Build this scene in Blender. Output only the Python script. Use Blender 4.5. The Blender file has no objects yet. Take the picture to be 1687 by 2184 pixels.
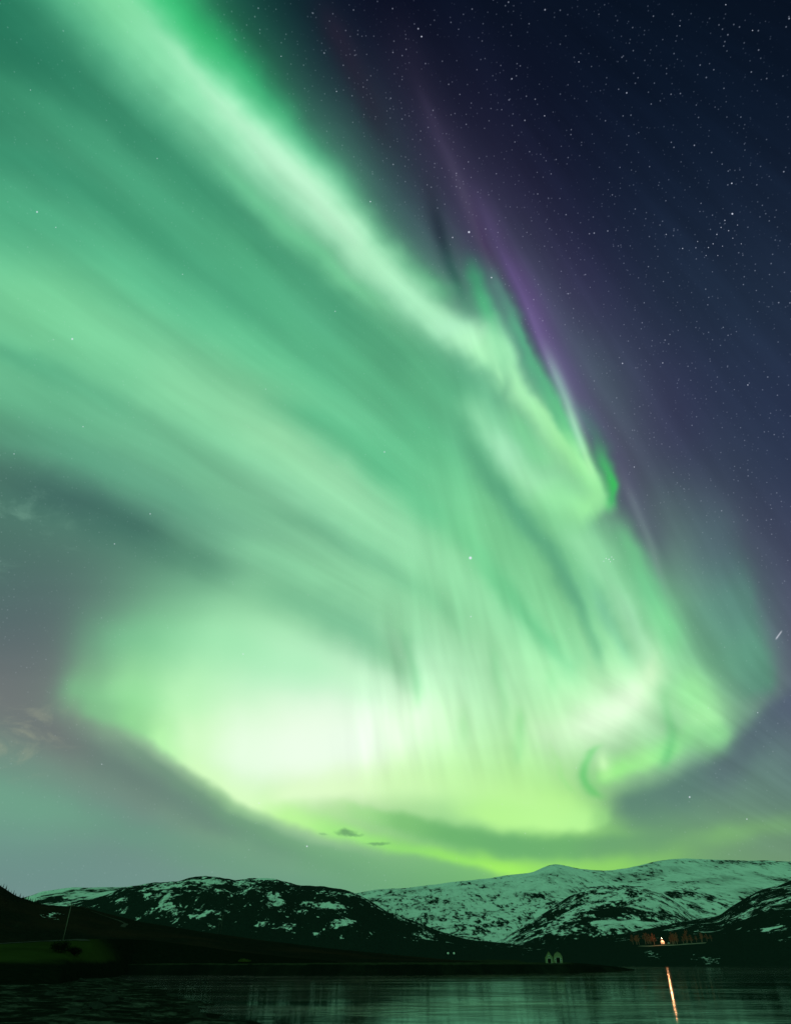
import bpy, bmesh, math, random
import numpy as np
from mathutils import Vector, Matrix, noise
from mathutils.bvhtree import BVHTree

random.seed(11)
scene = bpy.context.scene
COL = scene.collection

# ------------------------------------------------------------------ camera
CAM_Z = 4.0
F = 1420.0                  # focal length in units of the sky chart (1687 x 2184)
CX, CY = 843.5, 1092.0
PITCH = math.radians(34.0)
FW = Vector((0, math.cos(PITCH), math.sin(PITCH)))
UP = Vector((0, -math.sin(PITCH), math.cos(PITCH)))
cam_d = bpy.data.cameras.new("camera")
cam = bpy.data.objects.new("camera", cam_d)
COL.objects.link(cam)
cam.location = (0, 0, CAM_Z)
cam.rotation_euler = (math.pi / 2 + PITCH, 0, 0)
cam_d.sensor_fit = 'VERTICAL'
cam_d.sensor_height = 36.0
cam_d.lens = 36.0 * F / 2184.0
cam_d.clip_end = 60000
scene.camera = cam
scene.view_settings.view_transform = 'Standard'
scene.view_settings.look = 'None'
scene.view_settings.exposure = 0
scene.view_settings.gamma = 1
scene.cycles.max_bounces = 4
scene.cycles.diffuse_bounces = 2
scene.cycles.glossy_bounces = 2


def sky_dir(x, y):
    return (FW + Vector((1, 0, 0)) * ((x - CX) / F) + UP * ((CY - y) / F)).normalized()


def az_el(x, y):
    d = sky_dir(x, y)
    return math.atan2(d.x, d.y), math.asin(d.z)


# ------------------------------------------------------------------ world: night sky with aurora
world = bpy.data.worlds.new("World")
scene.world = world
world.use_nodes = True
WT = world.node_tree
for n in list(WT.nodes):
    WT.nodes.remove(n)


class NB:
    """small expression builder for node trees"""

    def __init__(s, tree):
        s.t = tree

    def put(s, sock, v):
        if isinstance(v, bpy.types.NodeSocket):
            s.t.links.new(v, sock)
        elif v is not None:
            if isinstance(v, (tuple, list)) and sock.type == 'RGBA' and len(v) == 3:
                v = (*v, 1)
            sock.default_value = v

    def m(s, op, a, b=None, c=None, clamp=False):
        n = s.t.nodes.new('ShaderNodeMath')
        n.operation = op
        n.use_clamp = clamp
        s.put(n.inputs[0], a)
        s.put(n.inputs[1], b)
        s.put(n.inputs[2], c)
        return n.outputs[0]

    def v(s, op, a, b=None, c=None, scale=None):
        n = s.t.nodes.new('ShaderNodeVectorMath')
        n.operation = op
        s.put(n.inputs[0], a)
        if b is not None:
            s.put(n.inputs[1], b)
        if c is not None:
            s.put(n.inputs[2], c)
        if scale is not None:
            s.put(n.inputs['Scale'], scale)
        return n.outputs['Value'] if op in ('DOT_PRODUCT', 'LENGTH', 'DISTANCE') else n.outputs['Vector']

    def xyz(s, a, b, c=0.0):
        n = s.t.nodes.new('ShaderNodeCombineXYZ')
        s.put(n.inputs[0], a)
        s.put(n.inputs[1], b)
        s.put(n.inputs[2], c)
        return n.outputs[0]

    def sep(s, a):
        n = s.t.nodes.new('ShaderNodeSeparateXYZ')
        s.put(n.inputs[0], a)
        return n.outputs

    def ramp(s, fac, stops, interp='LINEAR'):
        n = s.t.nodes.new('ShaderNodeValToRGB')
        r = n.color_ramp
        r.interpolation = interp
        stops = sorted(stops, key=lambda q: q[0])
        r.elements[0].position = stops[0][0]
        r.elements[1].position = stops[-1][0]
        for p, c in stops[1:-1]:
            r.elements.new(p)
        for e, (p, c) in zip(r.elements, stops):
            e.position = p
            e.color = c if len(c) == 4 else (*c, 1)
        s.put(n.inputs[0], fac)
        return n.outputs

    def noise(s, vec, scale, detail=2.0, rough=0.5, dim='3D', dist=0.0):
        n = s.t.nodes.new('ShaderNodeTexNoise')
        n.noise_dimensions = dim
        s.put(n.inputs['Vector'], vec)
        s.put(n.inputs['Scale'], scale)
        n.inputs['Detail'].default_value = detail
        n.inputs['Roughness'].default_value = rough
        n.inputs['Distortion'].default_value = dist
        return n.outputs

    def mix(s, fac, a, b):
        n = s.t.nodes.new('ShaderNodeMix')
        n.data_type = 'RGBA'
        s.put(n.inputs['Factor'], fac)
        s.put(n.inputs[6], a)
        s.put(n.inputs[7], b)
        return n.outputs[2]

    def mixf(s, fac, a, b):
        n = s.t.nodes.new('ShaderNodeMix')
        n.data_type = 'FLOAT'
        s.put(n.inputs[0], fac)
        s.put(n.inputs[2], a)
        s.put(n.inputs[3], b)
        return n.outputs[0]

    def smooth(s, x, a, b, lo=0.0, hi=1.0):
        n = s.t.nodes.new('ShaderNodeMapRange')
        n.interpolation_type = 'SMOOTHSTEP'
        s.put(n.inputs[0], x)
        s.put(n.inputs[1], a)
        s.put(n.inputs[2], b)
        s.put(n.inputs[3], lo)
        s.put(n.inputs[4], hi)
        return n.outputs[0]


W = NB(WT)
tc = WT.nodes.new('ShaderNodeTexCoord')
D = tc.outputs['Generated']          # world direction of the sky
# sky chart: plane tangent to the celestial sphere 34 degrees above the northern horizon
dz = W.v('DOT_PRODUCT', D, tuple(FW))
dzc = W.m('MAXIMUM', dz, 0.12)
cu = W.m('MULTIPLY_ADD', W.m('DIVIDE', W.v('DOT_PRODUCT', D, (1, 0, 0)), dzc), F, CX)
cv = W.m('MULTIPLY_ADD', W.m('DIVIDE', W.v('DOT_PRODUCT', D, tuple(UP)), dzc), -F, CY)
P0 = W.xyz(cu, cv)
wn = W.noise(P0, 1 / 260.0, 1.0)[1]
P = W.v('ADD', P0, W.v('MULTIPLY', W.v('SUBTRACT', wn, (.5, .5, .5)), (18, 18, 0)))
WARP2 = W.v('MULTIPLY', W.v('SUBTRACT', W.noise(P0, 1 / 80.0, 2.0)[1], (.5, .5, .5)), (30, 30, 0))
# rays: the magnetic field lines all run towards one point high overhead
rel = W.v('SUBTRACT', P0, (550, -500, 0))
rs = W.sep(rel)
ang = W.m('ARCTAN2', rs[0], rs[1])
rad = W.v('LENGTH', rel)
rmask = W.m('MULTIPLY', W.smooth(W.m('MULTIPLY_ADD', cv, .26, cu), 1080, 1260), W.smooth(cv, 1720, 1580))
rmask = W.m('MULTIPLY', rmask, W.m('SUBTRACT', 1, W.m('MULTIPLY', W.m('MULTIPLY', W.smooth(cv, 1360, 1500), W.smooth(cu, 1170, 1270)), .8)))
rn = W.noise(W.xyz(W.m('MULTIPLY', ang, 24), W.m('MULTIPLY', rad, 1 / 700.0)), 1.0, 2.5, 0.55)[0]
PS = P
P = W.v('ADD', P, W.v('SCALE', W.v('NORMALIZE', rel), scale=W.m('MULTIPLY', W.m('MULTIPLY', W.m('SUBTRACT', rn, .5), 40), rmask)))
rn2 = W.noise(W.xyz(W.m('MULTIPLY', ang, 34), W.m('MULTIPLY', rad, 1 / 420.0), 7.3), 1.0, 2.0, 0.5)[0]

# ---- soft background of the sky (display values, rows every 168 chart units)
GX = [0, 168.7, 337.4, 506.1, 674.8, 843.5, 1012.2, 1180.9, 1349.6, 1518.3, 1687]
GRID = """
40,118,92 68,150,116 75,165,120 25,70,62 22,30,45 18,22,38 18,25,39 18,26,40 17,26,40 17,26,39 17,25,38
50,128,98 58,135,105 80,165,125 60,150,105 34,52,62 34,36,54 26,29,47 20,27,43 19,28,43 19,29,44 19,29,44
66,145,112 76,158,122 72,150,116 85,172,128 80,150,120 48,56,72 42,40,62 27,32,51 24,33,50 24,35,52 25,35,52
86,180,135 80,168,128 84,175,132 76,158,118 90,180,128 70,110,105 72,70,95 42,42,66 31,41,60 31,42,60 31,42,60
115,200,150 118,208,152 98,192,145 86,182,135 80,166,122 95,180,130 90,140,120 76,70,104 44,52,73 38,51,70 38,50,69
98,178,135 106,186,142 128,206,155 128,208,155 100,192,142 86,168,125 95,185,135 96,140,122 66,66,94 46,55,78 42,52,75
78,120,105 88,148,122 98,162,130 122,192,150 150,220,172 104,200,145 108,192,140 128,205,148 72,76,96 58,68,88 48,58,80
78,112,104 82,116,106 86,132,114 105,168,135 125,192,150 148,220,168 125,210,148 112,192,138 120,190,140 88,98,110 66,72,96
88,104,108 94,112,112 130,200,150 165,236,178 150,222,168 130,196,150 165,235,178 145,225,160 150,230,165 105,170,135 85,85,110
115,118,118 120,135,125 165,235,165 225,255,222 235,255,232 225,255,222 190,248,195 185,245,185 210,252,200 140,215,150 92,98,118
108,158,135 112,145,130 115,132,125 150,215,135 225,252,190 195,242,165 185,245,160 180,245,150 105,150,122 100,130,122 96,126,122
108,142,136 108,144,136 112,146,138 108,150,132 106,158,126 108,168,118 112,180,112 140,208,108 122,190,106 115,165,112 112,150,112
112,140,140 112,142,140 110,146,136 108,148,134 104,152,128 104,158,120 104,165,115 112,175,112 115,175,108 112,160,112 110,148,114
"""
G = np.array([[list(map(float, c.split(','))) for c in r.split()] for r in GRID.strip().split('\n')]) / 255.0


def prefilter(a, axis):
    """control values whose cubic B-spline passes (half way) through the readings"""
    a = np.moveaxis(a, axis, 0)
    n = a.shape[0]
    M = np.zeros((n, n))
    for i in range(n):
        for j, w in ((i - 1, 1 / 6), (i, 4 / 6), (i + 1, 1 / 6)):
            M[i, min(max(j, 0), n - 1)] += w
    b = np.linalg.solve(M, a.reshape(n, -1)).reshape(a.shape)
    return np.moveaxis(0.8 * a + 0.2 * b, 0, axis)


G = prefilter(prefilter(G, 0), 1).clip(0.01, 1.05)
G = np.concatenate([G[:1], G, G[-1:]], 0)
BS = [(0, 0)]
fx = W.m('MULTIPLY_ADD', W.v('DOT_PRODUCT', P, (1, 0, 0)), 1 / 1687.0, 0)
gy = W.v('DOT_PRODUCT', P, (0, 1, 0))
gy = W.m('MINIMUM', W.m('MAXIMUM', gy, -160), 2020)
acc = None
for j in range(G.shape[0]):
    y = (j - 1) * 168.0
    n = WT.nodes.new('ShaderNodeFloatCurve')
    mp = n.mapping
    mp.use_clip = False
    pts = []
    for k in range(17):
        x = abs(-2 + k * .25)
        b = (4 - 6 * x * x + 3 * x ** 3) / 6 if x < 1 else (2 - x) ** 3 / 6
        pts.append((k / 16, b))
    c = mp.curves[0]
    c.points[0].location = pts[0]
    c.points[1].location = pts[-1]
    for q in pts[1:-1]:
        c.points.new(*q)
    mp.update()
    n.inputs['Factor'].default_value = 1
    WT.links.new(W.m('MULTIPLY_ADD', gy, 1 / 672.0, .5 - y / 672.0, clamp=True), n.inputs['Value'])
    row = W.ramp(fx, [(x / 1687.0, tuple(G[j, i])) for i, x in enumerate(GX)], 'B_SPLINE')[0]
    t = W.v('SCALE', row, scale=n.outputs[0])
    acc = t if acc is None else W.v('ADD', acc, t)
sky = acc


def rgb(s):
    return tuple(v / 255.0 for v in s)


def band(pts, p=2.0, strength=1.0):
    """paint a soft curved ribbon over the sky: pts = (x, y, width on the n side, width on the other side, colour, alpha)"""
    global sky
    g = bpy.data.node_groups.new('sky_ribbon', 'ShaderNodeTree')
    g.interface.new_socket('P', in_out='INPUT', socket_type='NodeSocketVector')
    g.interface.new_socket('Color', in_out='INPUT', socket_type='NodeSocketColor')
    g.interface.new_socket('Color', in_out='OUTPUT', socket_type='NodeSocketColor')
    B = NB(g)
    gi = g.nodes.new('NodeGroupInput')
    # (a vanishing offset keeps the ribbons evaluated one after the other)
    pin = B.v('MULTIPLY_ADD', gi.outputs['Color'], (1e-5, 1e-5, 0), gi.outputs['P'])
    a = Vector(pts[0][:2])
    b = Vector(pts[-1][:2])
    d = (b - a)
    L = d.length
    d /= L
    nrm = Vector((-d.y, d.x))
    S = [(Vector(q[:2]) - a).dot(d) / L for q in pts]
    T = [(Vector(q[:2]) - a).dot(nrm) for q in pts]
    t0, t1 = min(T) - 1, max(T) + 1
    wmax = max(max(q[2], q[3]) for q in pts)
    S = [min(max(q, 0), 1) for q in S]
    s = B.m('ADD', B.v('DOT_PRODUCT', pin, (d.x / L, d.y / L, 0)), -a.dot(d) / L)
    t = B.v('DOT_PRODUCT', pin, (nrm.x, nrm.y, 0))
    idx = np.linspace(0, 1, 17)
    Sn = np.array(S)

    def smooth_interp(vals):
        v = np.interp(idx, Sn, np.array(vals, float))
        w = v.copy()
        w[1:-1] = .25 * v[:-2] + .5 * v[1:-1] + .25 * v[2:]
        return w
    cc = smooth_interp([(q - t0) / (t1 - t0) for q in T])
    w1 = smooth_interp([q[2] / wmax for q in pts])
    w2 = smooth_interp([q[3] / wmax for q in pts])
    o = B.sep(B.ramp(s, [(float(i), (float(x), float(y), float(z))) for i, x, y, z in zip(idx, cc, w1, w2)], 'LINEAR')[0])
    cols = B.ramp(s, [(q, (*rgb(pt[4]), pt[5])) for q, pt in zip(S, pts)], 'EASE')
    dt = B.m('SUBTRACT', B.m('SUBTRACT', t, t0 + a.dot(nrm)), B.m('MULTIPLY', o[0], t1 - t0))
    wd = B.m('MULTIPLY', B.mixf(B.m('GREATER_THAN', dt, 0), o[2], o[1]), wmax)
    r = B.m('POWER', B.m('ABSOLUTE', B.m('DIVIDE', dt, wd)), p)
    fall = B.m('EXPONENT', B.m('MULTIPLY', B.m('MINIMUM', r, 30), -1))
    fac = B.m('MULTIPLY', B.m('MULTIPLY', fall, cols[1]), strength)
    go = g.nodes.new('NodeGroupOutput')
    g.links.new(B.mix(fac, gi.outputs['Color'], cols[0]), go.inputs[0])
    n = WT.nodes.new('ShaderNodeGroup')
    n.node_tree = g
    WT.links.new(P, n.inputs['P'])
    WT.links.new(sky, n.inputs['Color'])
    sky = n.outputs[0]
    NBAND.append(1)


NBAND = []
P_STRAIGHT = P
P_RAGGED = W.v('ADD', P, WARP2)
#BANDS
# --- purple upper fringe and its straight rays
band([(800, -60, 60, 40, (30, 30, 46), 0), (885, 150, 70, 36, (44, 42, 62), .5), (965, 340, 70, 34, (58, 54, 78), .65), (1055, 520, 60, 34, (72, 62, 96), .75),
      (1130, 660, 50, 40, (80, 68, 108), .85), (1200, 790, 45, 48, (80, 72, 110), .85), (1290, 960, 40, 56, (78, 74, 104), .85),
      (1370, 1120, 45, 66, (80, 84, 104), .75), (1450, 1300, 45, 60, (86, 106, 114), 0)])
band([(660, -40, 26, 26, (36, 34, 48), 0), (720, 80, 30, 30, (44, 38, 54), .6), (790, 220, 30, 30, (44, 40, 56), .5), (850, 360, 24, 24, (48, 48, 62), 0)])
band([(860, 100, 14, 12, (48, 46, 66), 0), (930, 270, 15, 12, (62, 58, 82), .6), (1000, 440, 14, 12, (80, 76, 100), .6), (1050, 560, 13, 11, (98, 96, 114), .7), (1092, 670, 12, 10, (104, 120, 126), .6), (1130, 770, 12, 10, (120, 160, 145), 0)], 1.8)
band([(985, 370, 12, 12, (70, 64, 92), 0), (1034, 515, 12, 11, (68, 58, 90), .75), (1078, 628, 12, 10, (70, 58, 92), .85), (1130, 742, 12, 10, (76, 66, 98), .85), (1178, 845, 11, 9, (88, 104, 112), .6), (1215, 920, 10, 8, (100, 150, 130), 0)], 1.8)
band([(1000, 375, 12, 16, (76, 70, 100), 0), (1053, 500, 12, 20, (84, 76, 112), .6), (1098, 603, 11, 24, (98, 84, 130), .8), (1146, 709, 10, 26, (110, 96, 144), .85), (1181, 789, 9, 26, (120, 112, 154), .85), (1220, 870, 9, 24, (124, 132, 156), .7), (1265, 960, 9, 18, (110, 130, 140), 0)], 1.6)
band([(900, 340, 18, 18, (46, 46, 62), 0), (938, 490, 18, 14, (44, 56, 68), .8), (968, 590, 14, 12, (52, 92, 86), .75), (1000, 690, 10, 10, (80, 160, 120), 0)])
P = P_RAGGED
# --- dark lanes and pale veils sweeping down from the upper left
band([(-120, 0, 80, 70, (46, 126, 98), .6), (60, 100, 70, 65, (48, 126, 98), .8), (250, 235, 62, 50, (56, 136, 104), .85), (420, 385, 60, 46, (62, 144, 109), .9),
      (560, 505, 58, 44, (68, 148, 112), .9), (700, 640, 54, 40, (74, 154, 116), .9), (830, 755, 50, 34, (82, 160, 120), .8), (940, 850, 46, 30, (95, 176, 130), 0)])
band([(-100, 130, 40, 40, (66, 152, 116), .5), (120, 250, 42, 42, (70, 156, 118), .6), (330, 420, 36, 40, (76, 164, 124), .65), (520, 560, 36, 40, (84, 174, 130), .65), (680, 690, 36, 40, (92, 180, 138), .5), (820, 820, 36, 40, (96, 186, 138), 0)])
band([(-100, 290, 45, 40, (60, 144, 110), .6), (100, 350, 48, 42, (62, 146, 112), .75), (300, 480, 42, 38, (68, 154, 116), .75), (480, 620, 40, 36, (78, 164, 124), .7), (660, 760, 40, 36, (88, 176, 132), .6), (800, 890, 36, 36, (96, 188, 140), 0)])
band([(-100, 400, 30, 36, (78, 168, 126), .5), (120, 470, 30, 36, (82, 172, 130), .5), (330, 600, 30, 36, (92, 184, 138), .5), (520, 730, 30, 36, (100, 194, 145), .5), (700, 870, 30, 36, (104, 198, 146), 0)])
band([(-120, 560, 90, 70, (112, 200, 150), .8), (60, 636, 80, 80, (120, 206, 152), .85), (250, 742, 62, 85, (126, 211, 158), .9), (430, 852, 54, 84, (138, 216, 164), .93), (600, 950, 50, 78, (150, 222, 170), .95),
      (720, 1042, 50, 72, (153, 224, 173), .95), (830, 1135, 50, 68, (150, 223, 171), .93), (980, 1245, 46, 60, (150, 227, 170), .85), (1100, 1330, 42, 50, (160, 236, 178), .6), (1200, 1420, 36, 44, (170, 242, 180), 0)], 1.9)
band([(520, 820, 34, 34, (88, 186, 138), 0), (680, 900, 40, 40, (92, 188, 138), .7), (800, 980, 40, 44, (96, 192, 140), .75), (920, 1080, 36, 40, (106, 200, 145), .7), (1020, 1190, 28, 32, (118, 210, 150), 0)])
band([(-100, 730, 26, 26, (84, 164, 126), .5), (60, 770, 28, 28, (84, 164, 126), .6), (220, 850, 28, 28, (94, 172, 132), .6), (400, 950, 26, 26, (110, 184, 142), .4), (540, 1040, 22, 22, (118, 188, 148), 0)])
band([(-100, 800, 36, 36, (104, 182, 140), .5), (120, 855, 40, 40, (102, 180, 138), .6), (330, 960, 36, 40, (112, 188, 146), .6), (520, 1070, 36, 36, (122, 194, 150), .6), (680, 1160, 32, 36, (130, 200, 155), .4), (820, 1240, 30, 36, (134, 206, 158), 0)])
band([(-100, 910, 30, 36, (88, 150, 122), .5), (150, 960, 34, 36, (92, 160, 128), .6), (360, 1060, 30, 32, (100, 168, 134), .5), (520, 1150, 26, 28, (108, 174, 138), 0)])
band([(-60, 1000, 50, 56, (74, 112, 102), .7), (150, 1062, 56, 52, (68, 106, 99), .85), (280, 1120, 54, 46, (70, 114, 102), .85), (420, 1195, 40, 38, (84, 138, 114), .6), (560, 1240, 34, 34, (100, 160, 128), 0)])
band([(420, 1130, 26, 30, (112, 178, 140), 0), (560, 1175, 30, 34, (130, 200, 154), .65), (720, 1235, 32, 38, (140, 212, 162), .65), (860, 1320, 32, 36, (152, 224, 170), .6), (960, 1400, 34, 36, (160, 232, 176), 0)])
band([(520, 1060, 18, 24, (112, 182, 142), 0), (680, 1135, 20, 26, (112, 180, 140), .7), (800, 1195, 20, 26, (118, 190, 146), .65), (930, 1285, 20, 26, (128, 205, 152), .6), (1040, 1380, 18, 24, (140, 218, 160), 0)])
band([(480, 1225, 36, 38, (118, 186, 142), 0), (640, 1275, 44, 42, (116, 184, 142), .75), (760, 1335, 46, 44, (118, 186, 144), .85), (850, 1425, 36, 38, (134, 202, 152), .7), (920, 1530, 26, 28, (170, 232, 176), 0)])
# --- the bright upper curtain: saturated green outside, pale core inside
band([(250, -150, 90, 76, (55, 190, 115), .95), (350, 0, 90, 70, (56, 190, 116), .95), (425, 85, 80, 62, (52, 184, 110), .95), (498, 165, 76, 54, (55, 181, 114), .95), (572, 250, 74, 50, (58, 178, 116), .92), (642, 330, 66, 46, (64, 174, 120), .9),
      (707, 400, 62, 44, (72, 170, 122), .88), (767, 475, 58, 42, (80, 168, 122), .85), (837, 555, 52, 36, (86, 170, 124), .85), (905, 615, 52, 28, (90, 174, 126), .8), (985, 645, 46, 28, (82, 176, 122), 0)], 2.2)
band([(160, -130, 110, 60, (118, 214, 158), .85), (265, 0, 100, 58, (136, 226, 168), .92), (330, 85, 92, 54, (142, 229, 175), .95), (408, 160, 86, 52, (154, 236, 184), .95), (494, 244, 82, 50, (172, 243, 196), .96), (588, 326, 82, 52, (184, 247, 204), .97), (656, 392, 80, 52, (187, 248, 205), .97),
      (732, 476, 74, 50, (185, 247, 203), .97), (808, 562, 64, 46, (179, 246, 199), .97), (884, 638, 54, 42, (175, 244, 197), .97), (945, 690, 46, 32, (172, 242, 192), .95), (1010, 735, 38, 28, (166, 238, 186), .7), (1070, 780, 30, 20, (150, 228, 170), 0)], 2.0)
band([(300, 20, 14, 14, (175, 242, 196), 0), (400, 140, 18, 16, (176, 243, 198), .4), (480, 236, 18, 16, (186, 248, 206), .5), (560, 300, 20, 14, (194, 250, 212), .5), (640, 380, 20, 14, (198, 250, 214), .5), (720, 470, 20, 14, (196, 250, 212), .4), (800, 560, 18, 14, (188, 248, 206), 0)])
band([(420, 300, 20, 24, (120, 216, 160), 0), (520, 400, 22, 22, (112, 206, 152), .5), (640, 510, 22, 22, (112, 206, 150), .5), (760, 610, 20, 20, (118, 210, 152), .5), (880, 700, 18, 18, (120, 210, 150), 0)])
# --- rays standing on the curtain's fold
band([(985, 520, 18, 22, (60, 105, 98), 0), (1012, 600, 22, 26, (70, 160, 116), .8), (1030, 660, 24, 26, (84, 186, 130), .85), (1060, 740, 24, 24, (110, 205, 146), .7), (1085, 820, 20, 20, (130, 220, 160), 0)])
band([(1030, 520, 14, 16, (84, 92, 108), 0), (1065, 620, 20, 16, (88, 140, 126), .75), (1105, 715, 24, 17, (92, 180, 138), .85), (1150, 800, 26, 18, (96, 192, 140), .85), (1200, 890, 28, 18, (100, 206, 138), .85), (1250, 985, 28, 18, (104, 214, 130), .7), (1300, 1080, 28, 16, (110, 220, 130), 0)])
band([(880, 640, 30, 26, (174, 243, 196), 0), (955, 698, 34, 32, (176, 243, 198), .95), (1000, 724, 34, 48, (180, 247, 196), .96), (1034, 748, 38, 46, (174, 245, 188), .9), (1066, 790, 40, 34, (160, 238, 178), .5), (1075, 850, 30, 14, (150, 230, 170), 0)], 2.2)
band([(1036, 690, 10, 12, (150, 230, 176), 0), (1050, 745, 12, 11, (166, 240, 184), .7), (1064, 800, 12, 10, (168, 242, 184), .7), (1076, 850, 10, 10, (150, 230, 170), 0)])
band([(1040, 670, 20, 14, (130, 215, 165), 0), (1080, 750, 26, 16, (160, 236, 180), .85), (1110, 828, 36, 19, (170, 244, 182), .9), (1162, 900, 38, 21, (168, 244, 174), .9), (1210, 950, 42, 22, (164, 243, 166), .92), (1258, 1000, 36, 16, (162, 242, 164), .9), (1290, 1060, 34, 11, (158, 240, 160), .7), (1310, 1100, 24, 8, (140, 225, 150), 0)], 2.0)
P = P_STRAIGHT
band([(1150, 700, 10, 12, (118, 116, 142), 0), (1192, 815, 11, 13, (140, 180, 172), .75), (1225, 905, 11, 12, (164, 224, 188), .85), (1256, 990, 10, 10, (172, 242, 172), .8), (1285, 1050, 8, 8, (150, 235, 160), 0)], 1.8)
P = P_RAGGED
band([(1215, 830, 10, 14, (96, 120, 128), 0), (1250, 890, 10, 18, (88, 140, 128), .45), (1280, 960, 10, 16, (80, 168, 116), .45), (1300, 1020, 10, 12, (70, 190, 104), .35), (1310, 1060, 10, 10, (70, 190, 104), 0)])
band([(1150, 830, 9, 10, (100, 190, 140), 0), (1182, 885, 11, 11, (98, 186, 134), .75), (1208, 930, 9, 10, (120, 215, 145), .5), (1235, 980, 9, 9, (140, 230, 155), 0)])
# --- lobe below the fold and the saturated tip
band([(960, 830, 36, 38, (130, 208, 158), 0), (1020, 905, 38, 44, (148, 222, 172), .8), (1076, 968, 40, 48, (164, 233, 186), .93), (1125, 1025, 42, 52, (158, 231, 176), .93), (1194, 1058, 58, 60, (150, 232, 164), .93), (1250, 1078, 52, 56, (154, 236, 160), .9), (1300, 1090, 40, 40, (140, 225, 150), 0)], 1.8)
band([(1070, 850, 20, 18, (128, 214, 154), 0), (1108, 922, 22, 18, (122, 212, 150), .65), (1146, 962, 20, 16, (126, 218, 152), .5), (1200, 1000, 16, 14, (140, 228, 155), 0)])
band([(1262, 925, 12, 10, (84, 190, 118), 0), (1290, 990, 14, 10, (72, 204, 106), .6), (1303, 1024, 13, 10, (60, 200, 94), .8), (1304, 1055, 10, 9, (66, 192, 102), .7), (1300, 1110, 9, 12, (100, 185, 122), 0)])
band([(890, 800, 30, 32, (98, 176, 132), 0), (968, 905, 30, 32, (94, 174, 130), .8), (1034, 1010, 28, 28, (94, 172, 130), .9), (1098, 1085, 26, 22, (95, 172, 131), .92), (1165, 1165, 24, 22, (98, 174, 132), .92), (1222, 1260, 23, 21, (98, 172, 132), .9), (1270, 1365, 20, 19, (112, 190, 142), .7), (1300, 1470, 16, 16, (130, 210, 155), 0)])
band([(1170, 1095, 26, 36, (144, 226, 160), 0), (1235, 1150, 32, 44, (146, 220, 164), .85), (1290, 1222, 30, 34, (148, 220, 168), .82), (1340, 1310, 26, 20, (164, 231, 182), .85), (1385, 1390, 28, 22, (178, 244, 190), .88), (1425, 1470, 36, 28, (190, 250, 190), 0)])
band([(1225, 1190, 18, 18, (108, 180, 138), 0), (1285, 1290, 20, 18, (112, 180, 143), .75), (1325, 1370, 18, 17, (124, 194, 150), .65), (1365, 1450, 16, 16, (150, 220, 165), 0)])
band([(930, 1060, 26, 28, (110, 200, 142), 0), (1010, 1170, 26, 28, (112, 203, 143), .65), (1080, 1265, 27, 29, (108, 200, 140), .8), (1150, 1345, 27, 28, (110, 200, 141), .8), (1210, 1415, 24, 24, (128, 214, 154), .55), (1260, 1490, 20, 20, (160, 235, 170), 0)])
band([(1090, 1130, 22, 24, (128, 212, 148), 0), (1150, 1230, 22, 24, (132, 212, 152), .65), (1195, 1310, 20, 22, (138, 218, 158), .7), (1232, 1390, 18, 20, (142, 222, 162), .6), (1268, 1470, 15, 16, (160, 235, 170), 0)])
band([(1305, 1070, 26, 18, (106, 172, 130), 0), (1340, 1160, 34, 26, (108, 190, 134), .8), (1385, 1250, 34, 30, (108, 192, 136), .82), (1425, 1340, 34, 34, (122, 210, 144), .8), (1480, 1440, 30, 38, (140, 225, 150), 0)])
P = P_STRAIGHT
band([(1300, 960, 10, 10, (94, 92, 116), 0), (1352, 1075, 11, 10, (108, 122, 132), .65), (1395, 1180, 10, 10, (120, 150, 142), .6), (1440, 1310, 9, 9, (120, 180, 140), 0)])
P = P_RAGGED
# --- faint green veil at the right
band([(1480, 1000, 50, 40, (74, 88, 104), 0), (1540, 1140, 80, 40, (82, 106, 114), .6), (1585, 1290, 110, 34, (88, 136, 122), .72), (1610, 1400, 100, 30, (92, 152, 126), .8), (1626, 1455, 60, 24, (90, 145, 122), .85), (1645, 1505, 40, 12, (88, 122, 118), 0)], 2.4)
# --- below the oval: grey-green sky, then its sharp yellow-green lower rim
band([(-40, 1480, 60, 50, (112, 116, 118), .4), (110, 1560, 50, 44, (110, 118, 117), .85), (260, 1640, 46, 40, (104, 128, 119), .9), (420, 1730, 44, 34, (106, 136, 123), .9), (560, 1795, 40, 30, (106, 148, 124), .8), (720, 1850, 30, 24, (106, 160, 120), .6), (860, 1890, 30, 24, (110, 170, 118), 0)])
band([(-100, 1690, 70, 50, (112, 164, 138), .6), (100, 1720, 60, 45, (110, 164, 137), .7), (280, 1770, 46, 36, (104, 154, 130), .6), (460, 1830, 34, 28, (108, 154, 128), .5), (620, 1870, 30, 24, (106, 158, 122), 0)])
band([(100, 1350, 60, 50, (100, 170, 128), 0), (280, 1360, 80, 56, (122, 199, 148), .65), (480, 1372, 100, 54, (158, 230, 176), .85), (640, 1410, 90, 50, (176, 240, 190), .85), (780, 1460, 66, 42, (192, 246, 200), .75), (920, 1550, 60, 42, (200, 250, 205), 0)])
band([(90, 1470, 30, 60, (110, 160, 130), 0), (170, 1475, 34, 74, (126, 194, 140), .75), (280, 1480, 44, 90, (152, 226, 160), .9), (400, 1500, 60, 90, (186, 246, 186), .92), (520, 1550, 60, 90, (208, 252, 204), .6), (640, 1620, 50, 80, (210, 253, 200), 0)], 2.0)
band([(150, 1490, 20, 34, (120, 188, 136), 0), (205, 1515, 20, 36, (128, 200, 140), .6), (262, 1535, 20, 40, (134, 210, 144), .5), (320, 1570, 18, 40, (150, 226, 150), 0)])
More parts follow.
